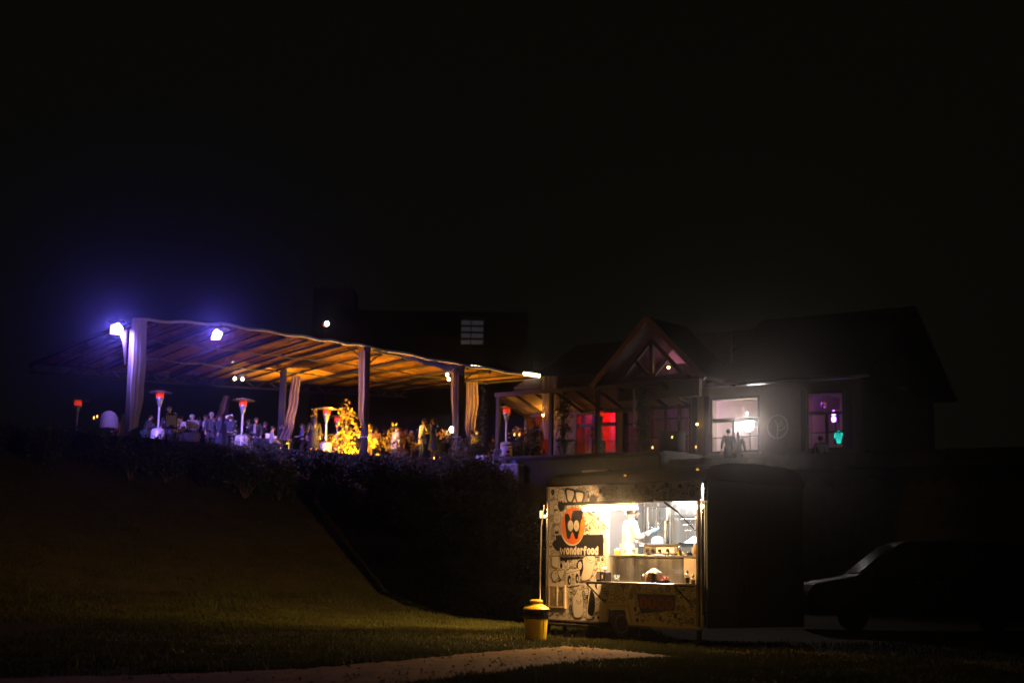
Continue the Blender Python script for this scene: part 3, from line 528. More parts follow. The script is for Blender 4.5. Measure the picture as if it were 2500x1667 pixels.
def person(label, loc, rz, H=1.74, top=None, bottom=None, skin_m=None, hair=None, pose='stand', lean=0, coat=False, dress=None, hat=None, longhair=False, group='guests under the tent', armR=None, armL=None, legs=True, collar=None, shirt=None, seat=False, turn=0, extra_fn=None, glove=None, cat='person'):
    """faces +y in its own frame"""
    T = thing('person', label, cat, loc, rz, group); s = H / 1.75; sk = skin_m or SKIN
    R = Matrix.Rotation(-lean, 3, 'X'); hip = Vector((0, 0, .93 * s if not seat else .48 * s))
    def U(x, y, z): return hip + R @ Vector((x * s, y * s, z * s))     # upper body points, tilting at the hip
    pel, wst, chs, nck, hd, tp = hip, U(0, .0, .16), U(0, .01, .36), U(0, .0, .535), U(0, .025, .63), U(0, .02, .73)
    sh = [U(.185 * k, 0, .475) for k in (-1, 1)]
    dflt = {'stand': [((.25, .02, .2), (.26, .1, -.04))] * 2, 'hold': [((.24, .0, .2), (.13, .22, .17))] * 2, 'drink': [((.25, .02, .2), (.26, .1, -.04)), ((.26, .08, .24), (.12, .2, .5))], 'phone': [((.27, .1, .38), (.1, .2, .66))] * 2, 'sit': [((.25, .06, .22), (.16, .28, .1))] * 2}[pose]
    arms = []
    for i, k in enumerate((-1, 1)):
        e_, w_ = dflt[i]; ov = (armL, armR)[i]
        if ov: e_, w_ = ov
        arms.append((U(e_[0] * k, e_[1], e_[2]), U(w_[0] * k, w_[1], w_[2])))
    ft = []
    for k in (-1, 1):
        if seat: kn = hip + Vector((.1 * k * s, .42 * s, .0)); an = kn + Vector((0, .02 * s, -.42 * s))
        else: kn = Vector((.1 * k * s, .03 * s, .5 * s)); an = Vector((.11 * k * s, -.02 * s, .09 * s))
        ft.append((hip + Vector((.09 * k * s, 0, -.04 * s)), kn, an, an + Vector((.01 * k, .17 * s, -.055 * s))))
    V = [pel, wst, chs, nck, hd, tp]; E_ = [(0, 1), (1, 2), (2, 3), (3, 4), (4, 5)]; Rr = [(.135 * s, .1 * s), (.115 * s, .09 * s), (.14 * s, .1 * s), .052 * s, .088 * s, .078 * s]
    for i in range(2):
        b0 = len(V); V += [sh[i], arms[i][0], arms[i][1]]; E_ += [(2, b0), (b0, b0 + 1), (b0 + 1, b0 + 2)]; Rr += [.058 * s, .043 * s, .03 * s]
        b0 = len(V); V += list(ft[i]); E_ += [(0, b0), (b0, b0 + 1), (b0 + 1, b0 + 2), (b0 + 2, b0 + 3)]; Rr += [.085 * s, .056 * s, .038 * s, .032 * s]
    ex = MB()
    for i, k in enumerate((-1, 1)):
        if not (glove and k == 1): hand(ex, arms[i][1], arms[i][1] - arms[i][0], -k, s)
    Rh = R @ Matrix.Rotation(turn, 3, 'Z'); hp = lambda x, y, z: hd + Rh @ Vector((x * s, y * s, z * s))
    ex.tube([hp(0, .08, .06), hp(0, .115, .012), hp(0, .09, .002)], [.008 * s, .016 * s, .01 * s], 6)   # nose
    for k in (-1, 1): ex.ell(hp(.09 * k, -.005, .03), (.012 * s, .022 * s, .034 * s), 8, 6)             # ears
    ex.tube([hp(-.028, .088, -.03), hp(0, .096, -.031), hp(.028, .088, -.03)], .006 * s, 6)            # lips
    skin('body', V, E_, Rr, sk, T, 1, ex)
    ey = MB()
    for k in (-1, 1): ey.ell(hp(.034 * k, .083, .045), (.013 * s, .008 * s, .009 * s), 8, 6)
    ey.build('eyes', INK, T, smooth=True)
    # clothes: upper garment, trousers or skirt, shoes
    if top:
        V = [pel + Vector((0, 0, -.03 * s)), wst, chs, U(0, .0, .47)]; E_ = [(0, 1), (1, 2), (2, 3)]; Rr = [(.158 * s, .118 * s), (.15 * s, .115 * s), (.172 * s, .128 * s), (.1 * s, .08 * s)]
        for i in range(2): b0 = len(V); V += [sh[i], arms[i][0], arms[i][0].lerp(arms[i][1], .86)]; E_ += [(2, b0), (b0, b0 + 1), (b0 + 1, b0 + 2)]; Rr += [.076 * s, .062 * s, .048 * s]
        skin('jacket' if coat else 'shirt', V, E_, Rr, top, T)
        if coat: MB().lathe([(.17 * s, .12 * s), (.185 * s, -.05 * s), (.205 * s, -.25 * s), (.21 * s, -.27 * s), (.19 * s, -.26 * s)], 18, pel, 1, .75, .03).build('coat_skirt', top, T, smooth=True)
        if shirt: MB().prism([(-.06, .1), (.06, .1), (.035, .48), (-.035, .48)], lambda x, z: U(x, .118 + .02 * (z > .2), z), lambda x, z: U(x, .135 + .02 * (z > .2), z)).build('shirt_front', shirt, T)
        if collar: MB().lathe([(.075 * s, .47 * s), (.07 * s, .53 * s), (.055 * s, .54 * s)], 14, hip if not lean else tuple(U(0, 0, .0)), 1, 1).build('collar', collar, T, smooth=True) if not lean else None
    if dress: MB().lathe([(.15 * s, .17 * s), (.17 * s, 0), (.22 * s, -.3 * s), (.26 * s, -.52 * s), (.24 * s, -.51 * s)], 20, pel, 1, .8, .04).build('skirt', dress, T, smooth=True)
    elif bottom and legs:
        V = [pel]; E_ = []; Rr = [(.148 * s, .108 * s)]
        for i in range(2): b0 = len(V); a, kn, an, _ = ft[i]; V += [a, kn, an + Vector((0, 0, .01))]; E_ += [(0, b0), (b0, b0 + 1), (b0 + 1, b0 + 2)]; Rr += [.098 * s, .072 * s, .058 * s]
        skin('trousers', V, E_, Rr, bottom, T)
    if legs:
        for i in range(2): a = ft[i][2]; MB().ell(a + Vector((0, .07 * s, -.055 * s)), (.048 * s, .135 * s, .04 * s), 10, 6).build('shoe', BLACKP, T, smooth=True)
    if hair:
        hb = MB(); hb.ell(hp(0, -.018, .055), (.098 * s, .108 * s, .1 * s), 14, 9); hb.v = [v if (Rh.inverted() @ (Vector(v) - hd)).y < .075 * s or (Rh.inverted() @ (Vector(v) - hd)).z > .09 * s else tuple(hp(0, .03, .06).lerp(Vector(v), .6)) for v in hb.v]
        if longhair: hb.tube([hp(0, -.05, .08), hp(0, -.09, -.05), hp(0, -.1, -.2), hp(0, -.09, -.3)], [.09 * s, .1 * s, .1 * s, .05 * s], 10)
        hb.build('hair', hair, T, smooth=True)
    if hat: MB().ell(hp(0, -.01, .075), (.108 * s, .115 * s, .085 * s), 14, 8).prism([(-.08, .09), (.08, .09), (.06, .17), (-.06, .17)], lambda x, y: hp(x, y, .075), lambda x, y: hp(x, y, .088)).build('cap', hat, T, smooth=True)
    if extra_fn: extra_fn(T, U, hp, arms, s)
    return T
# ------------------------------------------------------------ chef and the goods in the truck
def TW(u, y, z): return T0 + TE * u - TN * y + Vector((0, 0, z))
BLUE = M('blue_nitrile', (.12, .36, .75), .4, 0, .04); CHK = M('dark_checked_cuff', (.1, .1, .11), .8, 0, .6, 60); BAND = M('patterned_bandana', (.3, .32, .38), .8, 0, .7, 40)
def chef_bits(T, U, hp, arms, s):
    MB().ell(hp(0, -.012, .082), (.106 * s, .114 * s, .08 * s), 16, 9).build('bandana', BAND, T, smooth=True)
    gb = MB(); w = arms[1][1]; d = (arms[1][1] - arms[1][0]).normalized(); gb.tube([w - d * .09, w - d * .03, w], [.043, .038, .034], 10); hand(gb, w, d, -1, 1.12, .25); gb.build('glove', BLUE, T, smooth=True)
    MB().tube([w + d * .1 + Vector((0, 0, .01)), w + d * .2 + Vector((0, 0, .09)), w + d * .3 + Vector((0, 0, .2))], [.006, .005, .003], 6).build('held_skewer', CHROME, T)
    a, b = arms[1]; MB().tube([a.lerp(b, .3), a.lerp(b, .5)], [.066, .062], 12).build('cuff', CHK, T, smooth=True)
    MB().tube([U(-.06, .02, .5), U(.0, .08, .49), U(.06, .02, .5), U(0, -.06, .53), U(-.06, .02, .5)], .014, 6).build('collar_piping', CHK, T, smooth=True)
    MB().tube([hp(0, -.09, .07), hp(.02, -.13, .02), hp(.02, -.14, -.05)], [.03, .022, .012], 8).build('bandana_tail', BAND, T, smooth=True)
    MB().tube([hp(0, .075, -.05), hp(0, .085, -.08), hp(0, .055, -.1)], [.03, .034, .02], 8).build('beard', HAIRD, T, smooth=True)
ch = person('chef in white jacket and blue glove working behind the truck counter', TW(1.3, .88, .54), -1.42, 1.95, WHITEC, WHITEC, hair=HAIRD, lean=.1, group=None, armR=((.225, .12, .22), (.14, .36, .36)), armL=((.24, .02, .2), (.14, .25, .14)), turn=.1, extra_fn=chef_bits, glove=True, coat=True)
def item(name, label, cat, u, y, z, group=None): return thing(name, label, cat, TW(u, y, z), TRZ, group)
g = item('griddle', 'stainless griddle with black hot plate and round knobs on the counter', 'griddle', 2.95, .2, 1.482)
MB().bx(-.42, .42, -.02, .3, .03, .15).build('housing', STEEL, g, bevel=.006); MB().bx(-.1, .36, -.028, -.0205, .04, .135).build('control_panel', M('panel_silver', (.6, .6, .58), .35, .6), g)
MB().bx(-.42, -.105, -.028, -.0205, .03, .14).build('control_panel', M('panel_dark', (.06, .06, .06), .4, .5), g)
kb = MB().tube([(0, 0, 0), (0, -.03, 0)], [.032, .026], 14).bx(-.005, .005, -.042, -.03, -.026, .026)
k0 = None
for u in (-.32, -.18, -.0, .2):
    if not k0: k0 = kb.build('knob', BLACKP, g, smooth=True)
    else: q = k0.copy(); link(q, g); q.location = (u, -.029, .085); continue
    k0.location = (u, -.029, .085)
MB().prism([(-.44, .155), (.5, .155), (.56, .22), (.3, .2), (-.3, .2), (-.4, .21)], lambda x, z: (x, -.03, z), lambda x, z: (x, .3, z)).build('hot_plate', BLACKP, g, bevel=.006)
MB().bx(-.56, -.43, -.01, .03, .165, .185).build('handle', PLASTW, g)
for u in (-.36, .36): MB().bx(u - .02, u + .02, .0, .04, 0, .03).build('leg', DARKM, g)
o_ = item('oil_bottle', 'clear bottle of yellow oil standing right of the griddle', 'bottle', 3.46, .16, 1.482)
MB().lathe([(.045, 0), (.05, .02), (.05, .12), (.02, .16), (.018, .2)], 14).build('bottle', CLEAR, o_, smooth=True); MB().lathe([(.041, .004), (.044, .09), (.044, .095)], 14).build('oil', M('yellow_oil', (.7, .5, .05), .1, 0, 0), o_, smooth=True); MB().lathe([(.021, .2), (.021, .225)], 12).build('cap', BLACKP, o_)
p_ = item('paper_bag', 'brown paper bag at the right end of the worktop', 'bag', 3.9, .2, 1.482); MB().lathe([(.1, 0), (.13, .05), (.13, .12), (.1, .19), (.06, .22)], 14, wob=.05).build('bag', M('kraft', (.42, .28, .16), .85), p_, smooth=True)
tag(MB().prism(circ((0, 0), .28, .14, 24), lambda x, y: tuple(TW(2.38 + x, .14 + y, 1.484)), lambda x, y: tuple(TW(2.38 + x, .14 + y, 1.5))).build('chopping_board', M('pale_board', (.72, .62, .5), .5), None), 'pale chopping board on the counter in front of the chef', 'board')
j_ = item('spice_tub', 'small orange tub at the left end of the worktop', 'tub', 1.88, .12, 1.482); MB().lathe([(.045, 0), (.05, .08)], 14).build('tub', M('orange_tub', (.8, .3, .03), .4, 0, .1), j_, smooth=True); MB().lathe([(.053, .08), (.053, .098)], 14).build('lid', PLASTW, j_)
j_ = item('food_tub', 'clear tub with red lid between chef and griddle', 'tub', 2.5, .35, 1.482); MB().bx(-.07, .07, -.05, .05, 0, .07).build('tub', CLEAR, j_); MB().bx(-.075, .075, -.055, .055, .07, .082).build('lid', REDP, j_)
c_ = item('foil_pan', 'crumpled foil pan beside the oil bottle on the worktop', 'pan', 3.68, .16, 1.482); MB().lathe([(.07, 0), (.11, .05), (.12, .055), (.1, .06)], 16, wob=.12).build('pan', CHROME, c_)
sq = item('squeeze_bottle', 'tall clear spray bottle among foil on the worktop', 'bottle', 3.74, .33, 1.482); MB().lathe([(.035, 0), (.038, .13), (.014, .17), (.012, .22)], 12).build('bottle', CLEAR, sq, smooth=True); MB().bx(-.04, .02, -.012, .012, .22, .25).build('nozzle', PLASTW, sq)
# on the outside shelf
d_ = item('napkin_dispenser', 'black and chrome napkin dispenser at the left of the shelf', 'dispenser', 2.0, -.3, 1.013)
MB().bx(-.13, .13, -.07, .07, 0, .17).build('case', M('smoky_case', (.1, .09, .1), .2, .7, .1), d_, bevel=.01); MB().bx(.0, .09, -.076, -.0705, .01, .15).build('face_plate', BLACKP, d_); MB().prism([(-.01, 0), (.01, 0), (.015, .05), (0, .075), (-.015, .05)], lambda x, z: (.045 + x, -.0785, .05 + z), lambda x, z: (.045 + x, -.077, .05 + z)).build('emblem', PLASTW, d_)
MB().box((0, 0, .2), (.05, .09, .06)).ell((0, 0, .22), (.06, .05, .035)).build('napkin', WHITEC, d_, smooth=True); MB().bx(-.12, -.03, -.075, -.0705, .03, .15).build('label_plate', M('mauve_label', (.2, .14, .2), .5), d_)
n_ = item('sachet_cup', 'small cup of blue and white sachets on the shelf', 'cup', 2.36, -.3, 1.013); MB().lathe([(.045, 0), (.052, .06), (.05, .062)], 14).build('cup', CLEAR, n_, smooth=True)
for k in range(7): MB().box((-.05 + .016 * k, .01 * (k % 3 - 1), .07 + .012 * (k % 2)), (.035, .004, .085), M4=Matrix.Rotation((k - 3) * .12, 3, 'Y')).build('sachet', M('blue_sachet', (.12, .3, .75), .4) if k % 2 else PLASTW, n_)
s_ = item('candle_glass', 'glass of pale picks left of the round sauce pot', 'glass', 3.07, -.3, 1.013); MB().lathe([(.06, 0), (.068, .13), (.066, .132)], 14).build('glass', CLEAR, s_, smooth=True)
for k in range(9): t = k * .7; MB().tube([(.03 * math.cos(t), .03 * math.sin(t), .004), (.045 * math.cos(t), .045 * math.sin(t), .15)], .007, 5).build('pick', M('pale_wood', (.8, .66, .42), .6), s_)
q_ = item('sauce_pot', 'squat pot with printed label and whipped white top on shelf', 'pot', 3.31, -.3, 1.013); MB().bx(-.13, .13, -.09, .09, 0, .17).build('case', M('pot_case', (.45, .4, .34), .35, .3), q_, bevel=.02); MB().bx(-.12, .03, -.097, -.0905, .012, .15).build('label_print', M('label_paper', (.72, .66, .58), .5, 0, .03), q_); MB().bx(.04, .12, -.097, -.0905, .012, .15).build('dark_panel', M('brown_panel', (.1, .05, .03), .4), q_)
lb = MB().prism([(-.08, .09), (-.05, .125), (-.02, .09)], lambda x, z: (x, -.0995, z), lambda x, z: (x, -.098, z)); 
for k in range(3): lb.bx(-.1, .01, -.0995, -.098, .035 + .02 * k, .047 + .02 * k)
lb.build('label_mark', REDP, q_); MB().lathe([(.13, .17), (.11, .195), (.07, .215), (.075, .22), (.03, .24), (.0, .25)], 18, wob=.06).build('whipped_top', PLASTW, q_, smooth=True)
r_ = item('food_tray', 'pleated paper tray of red chillies right of the sauce pot', 'food tray', 3.56, -.3, 1.013); MB().lathe([(.06, 0), (.1, .05), (.098, .052)], 18, sx=1.2, wob=.06).build('tray', M('paper_tray', (.7, .5, .35), .6), r_)
for k in range(12): t = k * 2.4; x, y = .07 * math.sqrt(k / 12) * math.cos(t), .05 * math.sqrt(k / 12) * math.sin(t); MB().tube([(x - .035, y, .05), (x, y + .01, .085 + .01 * (k % 3)), (x + .04, y - .01, .07 + .03 * (k % 2))], [.004, .013, .003], 6).build('chilli', M('chilli_red', (.55, .05, .01), .3, 0, .3), r_, smooth=True)
for nm, u, y, hh, lab in (('soap_bottle', 4.0, -.2, .17, 'clear pump bottle at the right end of the shelf'), ('salt_jar', 4.0, -.08, .11, 'short clear jar behind the pump bottle on the shelf')):
    q = item(nm, lab, 'bottle' if 'pump' in lab[:12] else 'jar', u + .02 * (nm == 'salt_jar'), y, 1.013); MB().lathe([(.045, 0), (.05, .02), (.05, hh - .04), (.02, hh)], 14).build('bottle', CLEAR, q, smooth=True); MB().lathe([(.02, hh), (.024, hh + .03), (.01, hh + .05)], 12).build('cap', PLASTW, q, smooth=True)
    MB().lathe([(.04, .004), (.044, hh * .6)], 14).build('contents', M('milky', (.7, .66, .58), .4), q)
# hung inside
fb = item('fry_basket', 'wire fry basket hanging at the right of the truck kitchen', 'basket', 2.88, 1.0, 1.94)
b = MB(); W0, W1, H0 = .1, .16, .2
for i in range(9): t = -1 + i / 4; b.tube([(t * W0, -W0 * .6, 0), (t * W1, -W1 * .6, H0)], .003, 4).tube([(t * W0, W0 * .6, 0), (t * W1, W1 * .6, H0)], .003, 4).tube([(t * W0, -W0 * .6, 0), (t * W0, W0 * .6, 0)], .003, 4)
for i in range(6): t = -.6 + i * .24; b.tube([(-W0, t * W0, 0), (-W1, t * W1, H0)], .003, 4).tube([(W0, t * W0, 0), (W1, t * W1, H0)], .003, 4)
for k in range(3): w_ = lerp(W0, W1, k / 2); z = H0 * k / 2; b.tube([(-w_, -w_ * .6, z), (w_, -w_ * .6, z), (w_, w_ * .6, z), (-w_, w_ * .6, z), (-w_, -w_ * .6, z)], .005 if k == 2 else .003, 5)
b.build('wire_mesh', CHROME, fb); MB().tube([(0, .1, H0), (0, .16, H0 + .12), (0, .2, H0 + .5)], .008, 6).build('handle', CHROME, fb)
for u, l, kind in ((.44, .5, 'cleaver'), (.58, .42, 'ladle'), (.7, .46, 'spatula')):
    q = item('hanging_' + kind, {'cleaver': 'pale handled knife hanging nearest the window corner', 'ladle': 'steel ladle hanging in the middle of the tool rail', 'spatula': 'slotted spatula hanging nearest the gas pipe'}[kind], kind, u, DEP - .26, 2.44 - l)
    MB().tube([(0, 0, l * .45), (0, 0, l)], .016 if kind == 'cleaver' else .008, 8).build('handle', M('bone_handle', (.6, .52, .42), .5) if kind == 'cleaver' else CHROME, q, smooth=True)
    if kind == 'ladle': MB().ell((0, -.02, .03), (.045, .035, .03)).tube([(0, 0, .05), (0, 0, l * .46)], .006).build('bowl', CHROME, q, smooth=True)
    else: MB().bx(-.035, .035, -.003, .003, 0, l * .45).build('blade', CHROME, q, bevel=.002)
pr = item('paper_roll_box', 'white paper roll dispenser on the end wall behind the chef', 'dispenser', .12, .55, 1.88); MB().bx(-.04, .25, -.14, .14, .05, .3).build('case', PLASTW, pr, bevel=.02); MB().bx(.06, .2, -.1, .1, -.3, .05).build('paper_sheet', M('hanging_paper', (.7, .68, .62), .8, trans=.2), pr)
wc = item('white_canister', 'white canister on the rear bench below the tool board', 'canister', .84, DEP - .36, 1.44); MB().lathe([(.12, 0), (.13, .02), (.13, .36), (.1, .42), (.05, .44)], 18).build('canister', PLASTW, wc, smooth=True)
# ------------------------------------------------------------ bin, bench, box
bn = thing('pedal_bin', 'yellow pedal bin with black bag and flared lid beside the truck', 'bin', tuple(PZ(1308, 1563, 0)), -.35); bn.scale = (1.05, 1.05, 1.05)
MB().lathe([(.165, .0), (.17, .012), (.19, .3), (.192, .36), (.18, .365)], 32).build('bin_body', YELLOW, bn, smooth=True)
for t in (-2.2, -1.25, -.5): MB().tube([(.172 * math.cos(t), .172 * math.sin(t), .03), (.193 * math.cos(t), .193 * math.sin(t), .33)], .006, 6).build('moulded_rib', YELLOW, bn, smooth=True)
MB().bx(.02, .1, -.205, -.165, .0, .03).build('pedal', BLACKP, bn, bevel=.006)
MB().lathe([(.186, .34), (.205, .36), (.212, .41), (.2, .45), (.214, .5), (.2, .53)], 44, wob=.022).build('bin_bag', BAG, bn, smooth=True)
MB().lathe([(.215, .5), (.222, .51), (.2, .535), (.13, .575), (.085, .59), (.075, .61), (.105, .625), (.108, .64), (.09, .655), (.03, .662)], 32).build('lid', YELLOW, bn, smooth=True)
tb = thing('step_bench', 'low dark bench in shadow under the left of the truck', 'bench', tuple(TW(.95, -.25, 0)), TRZ)
MB().bx(-.75, .75, -.15, .15, .2, .23).build('seat', M('bench_top', (.08, .08, .085), .25, .4), tb); 
for u in (-.68, .68): MB().bx(u - .02, u + .02, -.13, .13, 0, .2).build('leg', DARKM, tb)
# ------------------------------------------------------------ parked van far right
vn = thing('parked_van', 'dark van parked behind the food truck, nose to the left', 'van', (6.55, 31.6, 0), -.06)
VP = M('van_paint', (.02, .022, .028), .6, 0, .05, spec=.08); VG = M('van_window', (.01, .01, .012), .06, .3, 0)
side = [(.0, .32), (0, .8), (.12, 1.0), (1.05, 1.18), (1.9, 1.85), (2.15, 1.95), (4.75, 1.97), (4.9, 1.8), (4.95, .9), (4.95, .35)]
MB().prism(side, lambda x, z: (x, 0, z), lambda x, z: (x, 1.9, z)).build('body', VP, vn, bevel=.04)
for q in ([(1.2, 1.22), (1.95, 1.8), (2.5, 1.82), (2.5, 1.2)], [(2.58, 1.2), (2.58, 1.82), (3.6, 1.84), (3.6, 1.2)], [(3.68, 1.2), (3.68, 1.84), (4.7, 1.84), (4.75, 1.22)]): MB().prism(q, lambda x, z: (x, -.006, z), lambda x, z: (x, -.0005, z)).build('side_window', VG, vn)
MB().add([(1.1, .12, 1.25), (1.1, 1.78, 1.25), (1.86, 1.7, 1.87), (1.86, .2, 1.87)], [(0, 1, 2, 3)]).build('windscreen', VG, vn)
for x in (.95, 3.95):
    w = ring([(.2, -.1), (.32, -.1), (.34, 0), (.32, .1), (.2, .1)], 22, lambda a, b_, c: (a, -c, b_)).build('wheel', RUBBER, vn, smooth=True); w.location = (x, .09, .335)
    r0 = ring([(.03, .07), (.18, .06), (.2, .1), (.2, .0)], 22, lambda a, b_, c: (a, -c, b_)).build('rim', STEEL, w, smooth=True)
MB().ell((1.35, -.12, 1.25), (.05, .11, .08)).build('wing_mirror', VP, vn, smooth=True); MB().bx(-.01, .1, .2, .5, .72, .86).build('headlight', M('lamp_glass', (.4, .4, .42), .1, 0, 0), vn, bevel=.02)
for x in (2.54, 3.64): MB().bx(x - .006, x + .006, -.003, .001, .42, 1.88).build('door_seam', BLACKP, vn)
for x in (2.35, 2.75): MB().bx(x - .07, x + .07, -.03, -.003, 1.05, 1.08).build('door_handle', CHROME, vn)
MB().bx(.2, 4.9, -.012, -.0005, .62, .68).build('rub_strip', BLACKP, vn)
# ------------------------------------------------------------ tent over the terrace
EAVE = [Vector(p) for p in ((-13.4, 50, 9.6), (-10.8, 52.4, 9.88), (-8.1, 54.9, 9.86), (-6.04, 56.5, 9.8), (-2.2, 59.2, 9.5), (.95, 61, 9.3))]
INW = Vector((-.643, .766, 0)); DEPTH = 9.2
def eave(t):
    k = t * (len(EAVE) - 1); i = min(int(k), len(EAVE) - 2); return EAVE[i].lerp(EAVE[i + 1], k - i)
def back(t): p = eave(t) + INW * DEPTH; p.z = DZ + 3.45 + .55 * t; return p
def roof_pt(t, v):                                                  # v: 0 at the eave, 1 at the back
    p = eave(t).lerp(back(t), v); p.z += .06 * math.sin(v * math.pi) + .05 * math.sin(t * 60) * math.sin(v * math.pi); return p
TENT = thing('event_tent', 'long open tent with lit amber membrane roof above the terrace', 'tent', (0, 0, 0))
MB().grid(lambda a, b: roof_pt(a, b * .62), 70, 10).build('roof_membrane', MEMB, TENT, smooth=True)  # amber of the lamplight is put into the film's colour
MB().grid(lambda a, b: roof_pt(.45 + a * .55, .622 + b * .378), 60, 6).build('roof_membrane', M('amber_lit_canvas', (.5, .28, .06), .6, 0, .35, .9, .1, trans=.2), TENT, smooth=True)  # pale canvas with the amber lamplight put into its colour
MB().grid(lambda a, b: roof_pt(a * .449, .622 + b * .378), 20, 6).build('roof_membrane', MEMB, TENT, smooth=True)  # darker film on the unlit left end: shade put into its colour
NR = 17
for i in range(NR + 1):
    t = i / NR; MB().tube([roof_pt(t, v / 6) - Vector((0, 0, .09)) for v in range(7)], .05 if i % 3 else .075, 6).build('rafter', DARKM, TENT)
for v in (.33, .66): MB().tube([roof_pt(i / 30, v) - Vector((0, 0, .16)) for i in range(31)], .035, 6).build('purlin', DARKM, TENT)
FAB = M('pale_valance', (.55, .53, .55), .6, 0, .12, 2, .2)
MB().tube([eave(i / 60) + Vector((.02, -.05, .03 + .03 * math.sin(i * 1.1))) for i in range(61)], .055, 8).build('eave_beam', FAB, TENT, smooth=True)
MB().grid(lambda a, b: eave(.62 + a * .19) + Vector((.05, -.08 - .05 * math.sin(b * 3), -.05 - b * (.1 + .3 * a ** 2) + .02 * math.sin(a * 30))), 40, 5).build('rolled_valance', FAB, TENT, smooth=True)
MB().tube([back(i / 20) for i in range(21)], .06, 6).tube([back(i / 20) - Vector((0, 0, .35)) for i in range(21)], .05, 6).build('rear_truss', DARKM, TENT)
b = MB()
for i in range(40): b.bar(back(i / 40) - Vector((0, 0, .35 * (i % 2))), back((i + 1) / 40) - Vector((0, 0, .35 * ((i + 1) % 2))), .035)
b.build('truss_lacing', M('galvanised', (.1, .09, .085), .5, .5), TENT)
POSTM = M('navy_post', (.02, .018, .02), .75, 0, .1)
for k, (i, w) in enumerate(((0, .2), (3, .26), (4, .24), (5, .14))):
    p = EAVE[i] + Vector(((0, 0, 0, .27, .13, 0)[i], 0, 0)); MB().bx(p.x - w / 2, p.x + w / 2, p.y - w / 2 + .1, p.y + w / 2 + .1, DZ, p.z - .02).build('post', POSTM, TENT, bevel=.015)
    if i in (3, 4):
        for s_ in (-1, 1): MB().tube([(p.x, p.y + .1, p.z - .75), (p.x + .35 * s_, p.y + .1 + .3 * s_, p.z - .35), (p.x + .75 * s_, p.y + .1 + .55 * s_, p.z - .12)], .03, 6).build('brace', POSTM, TENT)
for px, py, D in ((694, 872, 61.2), (553, 966, 62.6)): p = P(px, py, D); MB().bx(p.x - .13, p.x + .13, p.y - .13, p.y + .13, DZ, p.z).build('post', POSTM, TENT)
# hanging curtains
SHEER = sheer('sheer_curtain', (.62, .58, .6), .42); SHEER2 = sheer('dense_curtain', (.4, .31, .29), .08)
def curtain(label, D, pts, wpx, mat, folds=4, tie=None):            # pts: centre line in the photo from top to bottom, wpx: widths
    c0 = P(pts[0][0], pts[0][1], D); T = thing('curtain', label, 'curtain', tuple(c0), 0, 'curtains on the tent posts')
    n = len(pts) - 1
    def fn(a, v):
        k = v * n; i = min(int(k), n - 1); f = k - i; f2 = f * f * (3 - 2 * f); x, y = lerp(pts[i][0], pts[i + 1][0], f2), lerp(pts[i][1], pts[i + 1][1], f); w = lerp(wpx[i], wpx[i + 1], f2)
        p = P(x + (a - .5) * w, y, D); p.y += .09 * math.sin(a * folds * 6.28 + v * 1.5) * min(1, w / 20) + .05 * math.sin(a * 17); return p - c0
    MB().grid(fn, 36, 26).build('cloth', mat, T, smooth=True)
    if tie is not None: q = fn(.5, tie); MB().tube([q + Vector((-.17, -.1, 0)), q + Vector((0, -.17, -.01)), q + Vector((.17, -.1, 0))], .025, 6).build('tie_band', FAB, T)
    return T
curtain('sheer curtain hanging loose beside the far left post, swept to a point', 49.8, [(341, 780), (339, 870), (334, 960), (326, 1040), (316, 1052)], [38, 37, 34, 22, 6], SHEER, 4)
curtain('narrow twisted curtain strip under the left floodlight', 49.6, [(302, 806), (305, 845), (305, 890)], [20, 11, 3], SHEER, 2)
curtain('bottom of a tied curtain at the foot of the far left post', 49.7, [(301, 1010), (298, 1040), (294, 1085)], [4, 9, 22], SHEER2, 3)
curtain('amber curtain hanging slanted from the rear post by the golden tree', 60.4, [(723, 918), (717, 975), (706, 1035), (694, 1074)], [22, 24, 24, 26], SHEER2, 3)
curtain('short amber curtain far back behind the second patio heater', 62.3, [(551, 966), (543, 995), (532, 1024)], [12, 16, 14], SHEER2, 2)
curtain('mauve curtain tied against the middle tent post', 56.2, [(883, 856), (883, 950), (881, 1010), (889, 1056), (882, 1090), (876, 1120)], [17, 15, 13, 4, 7, 8], SHEER2, 2, .66)
curtain('lilac curtain tied with a knot on the right tent post', 58.9, [(1112, 898), (1110, 960), (1112, 1030), (1112, 1058), (1115, 1066), (1110, 1085), (1105, 1125)], [18, 18, 16, 14, 5, 11, 16], SHEER2, 3, .67)
curtain('wide amber curtain behind the right tent post', 63.5, [(1152, 900), (1153, 980), (1148, 1040), (1146, 1078)], [26, 30, 26, 8], SHEER2, 4)
curtain('long pale curtain at the end of the tent, violet lower half', 55.9, [(1342, 918), (1342, 980), (1340, 1030), (1338, 1072)], [38, 36, 34, 18], sheer('bright_sheer', (.8, .72, .72), .15), 5)
curtain('thin rosy curtain left of the ivy column', 53.6, [(1550, 940), (1551, 1000), (1549, 1045)], [12, 11, 7], SHEER2, 2)
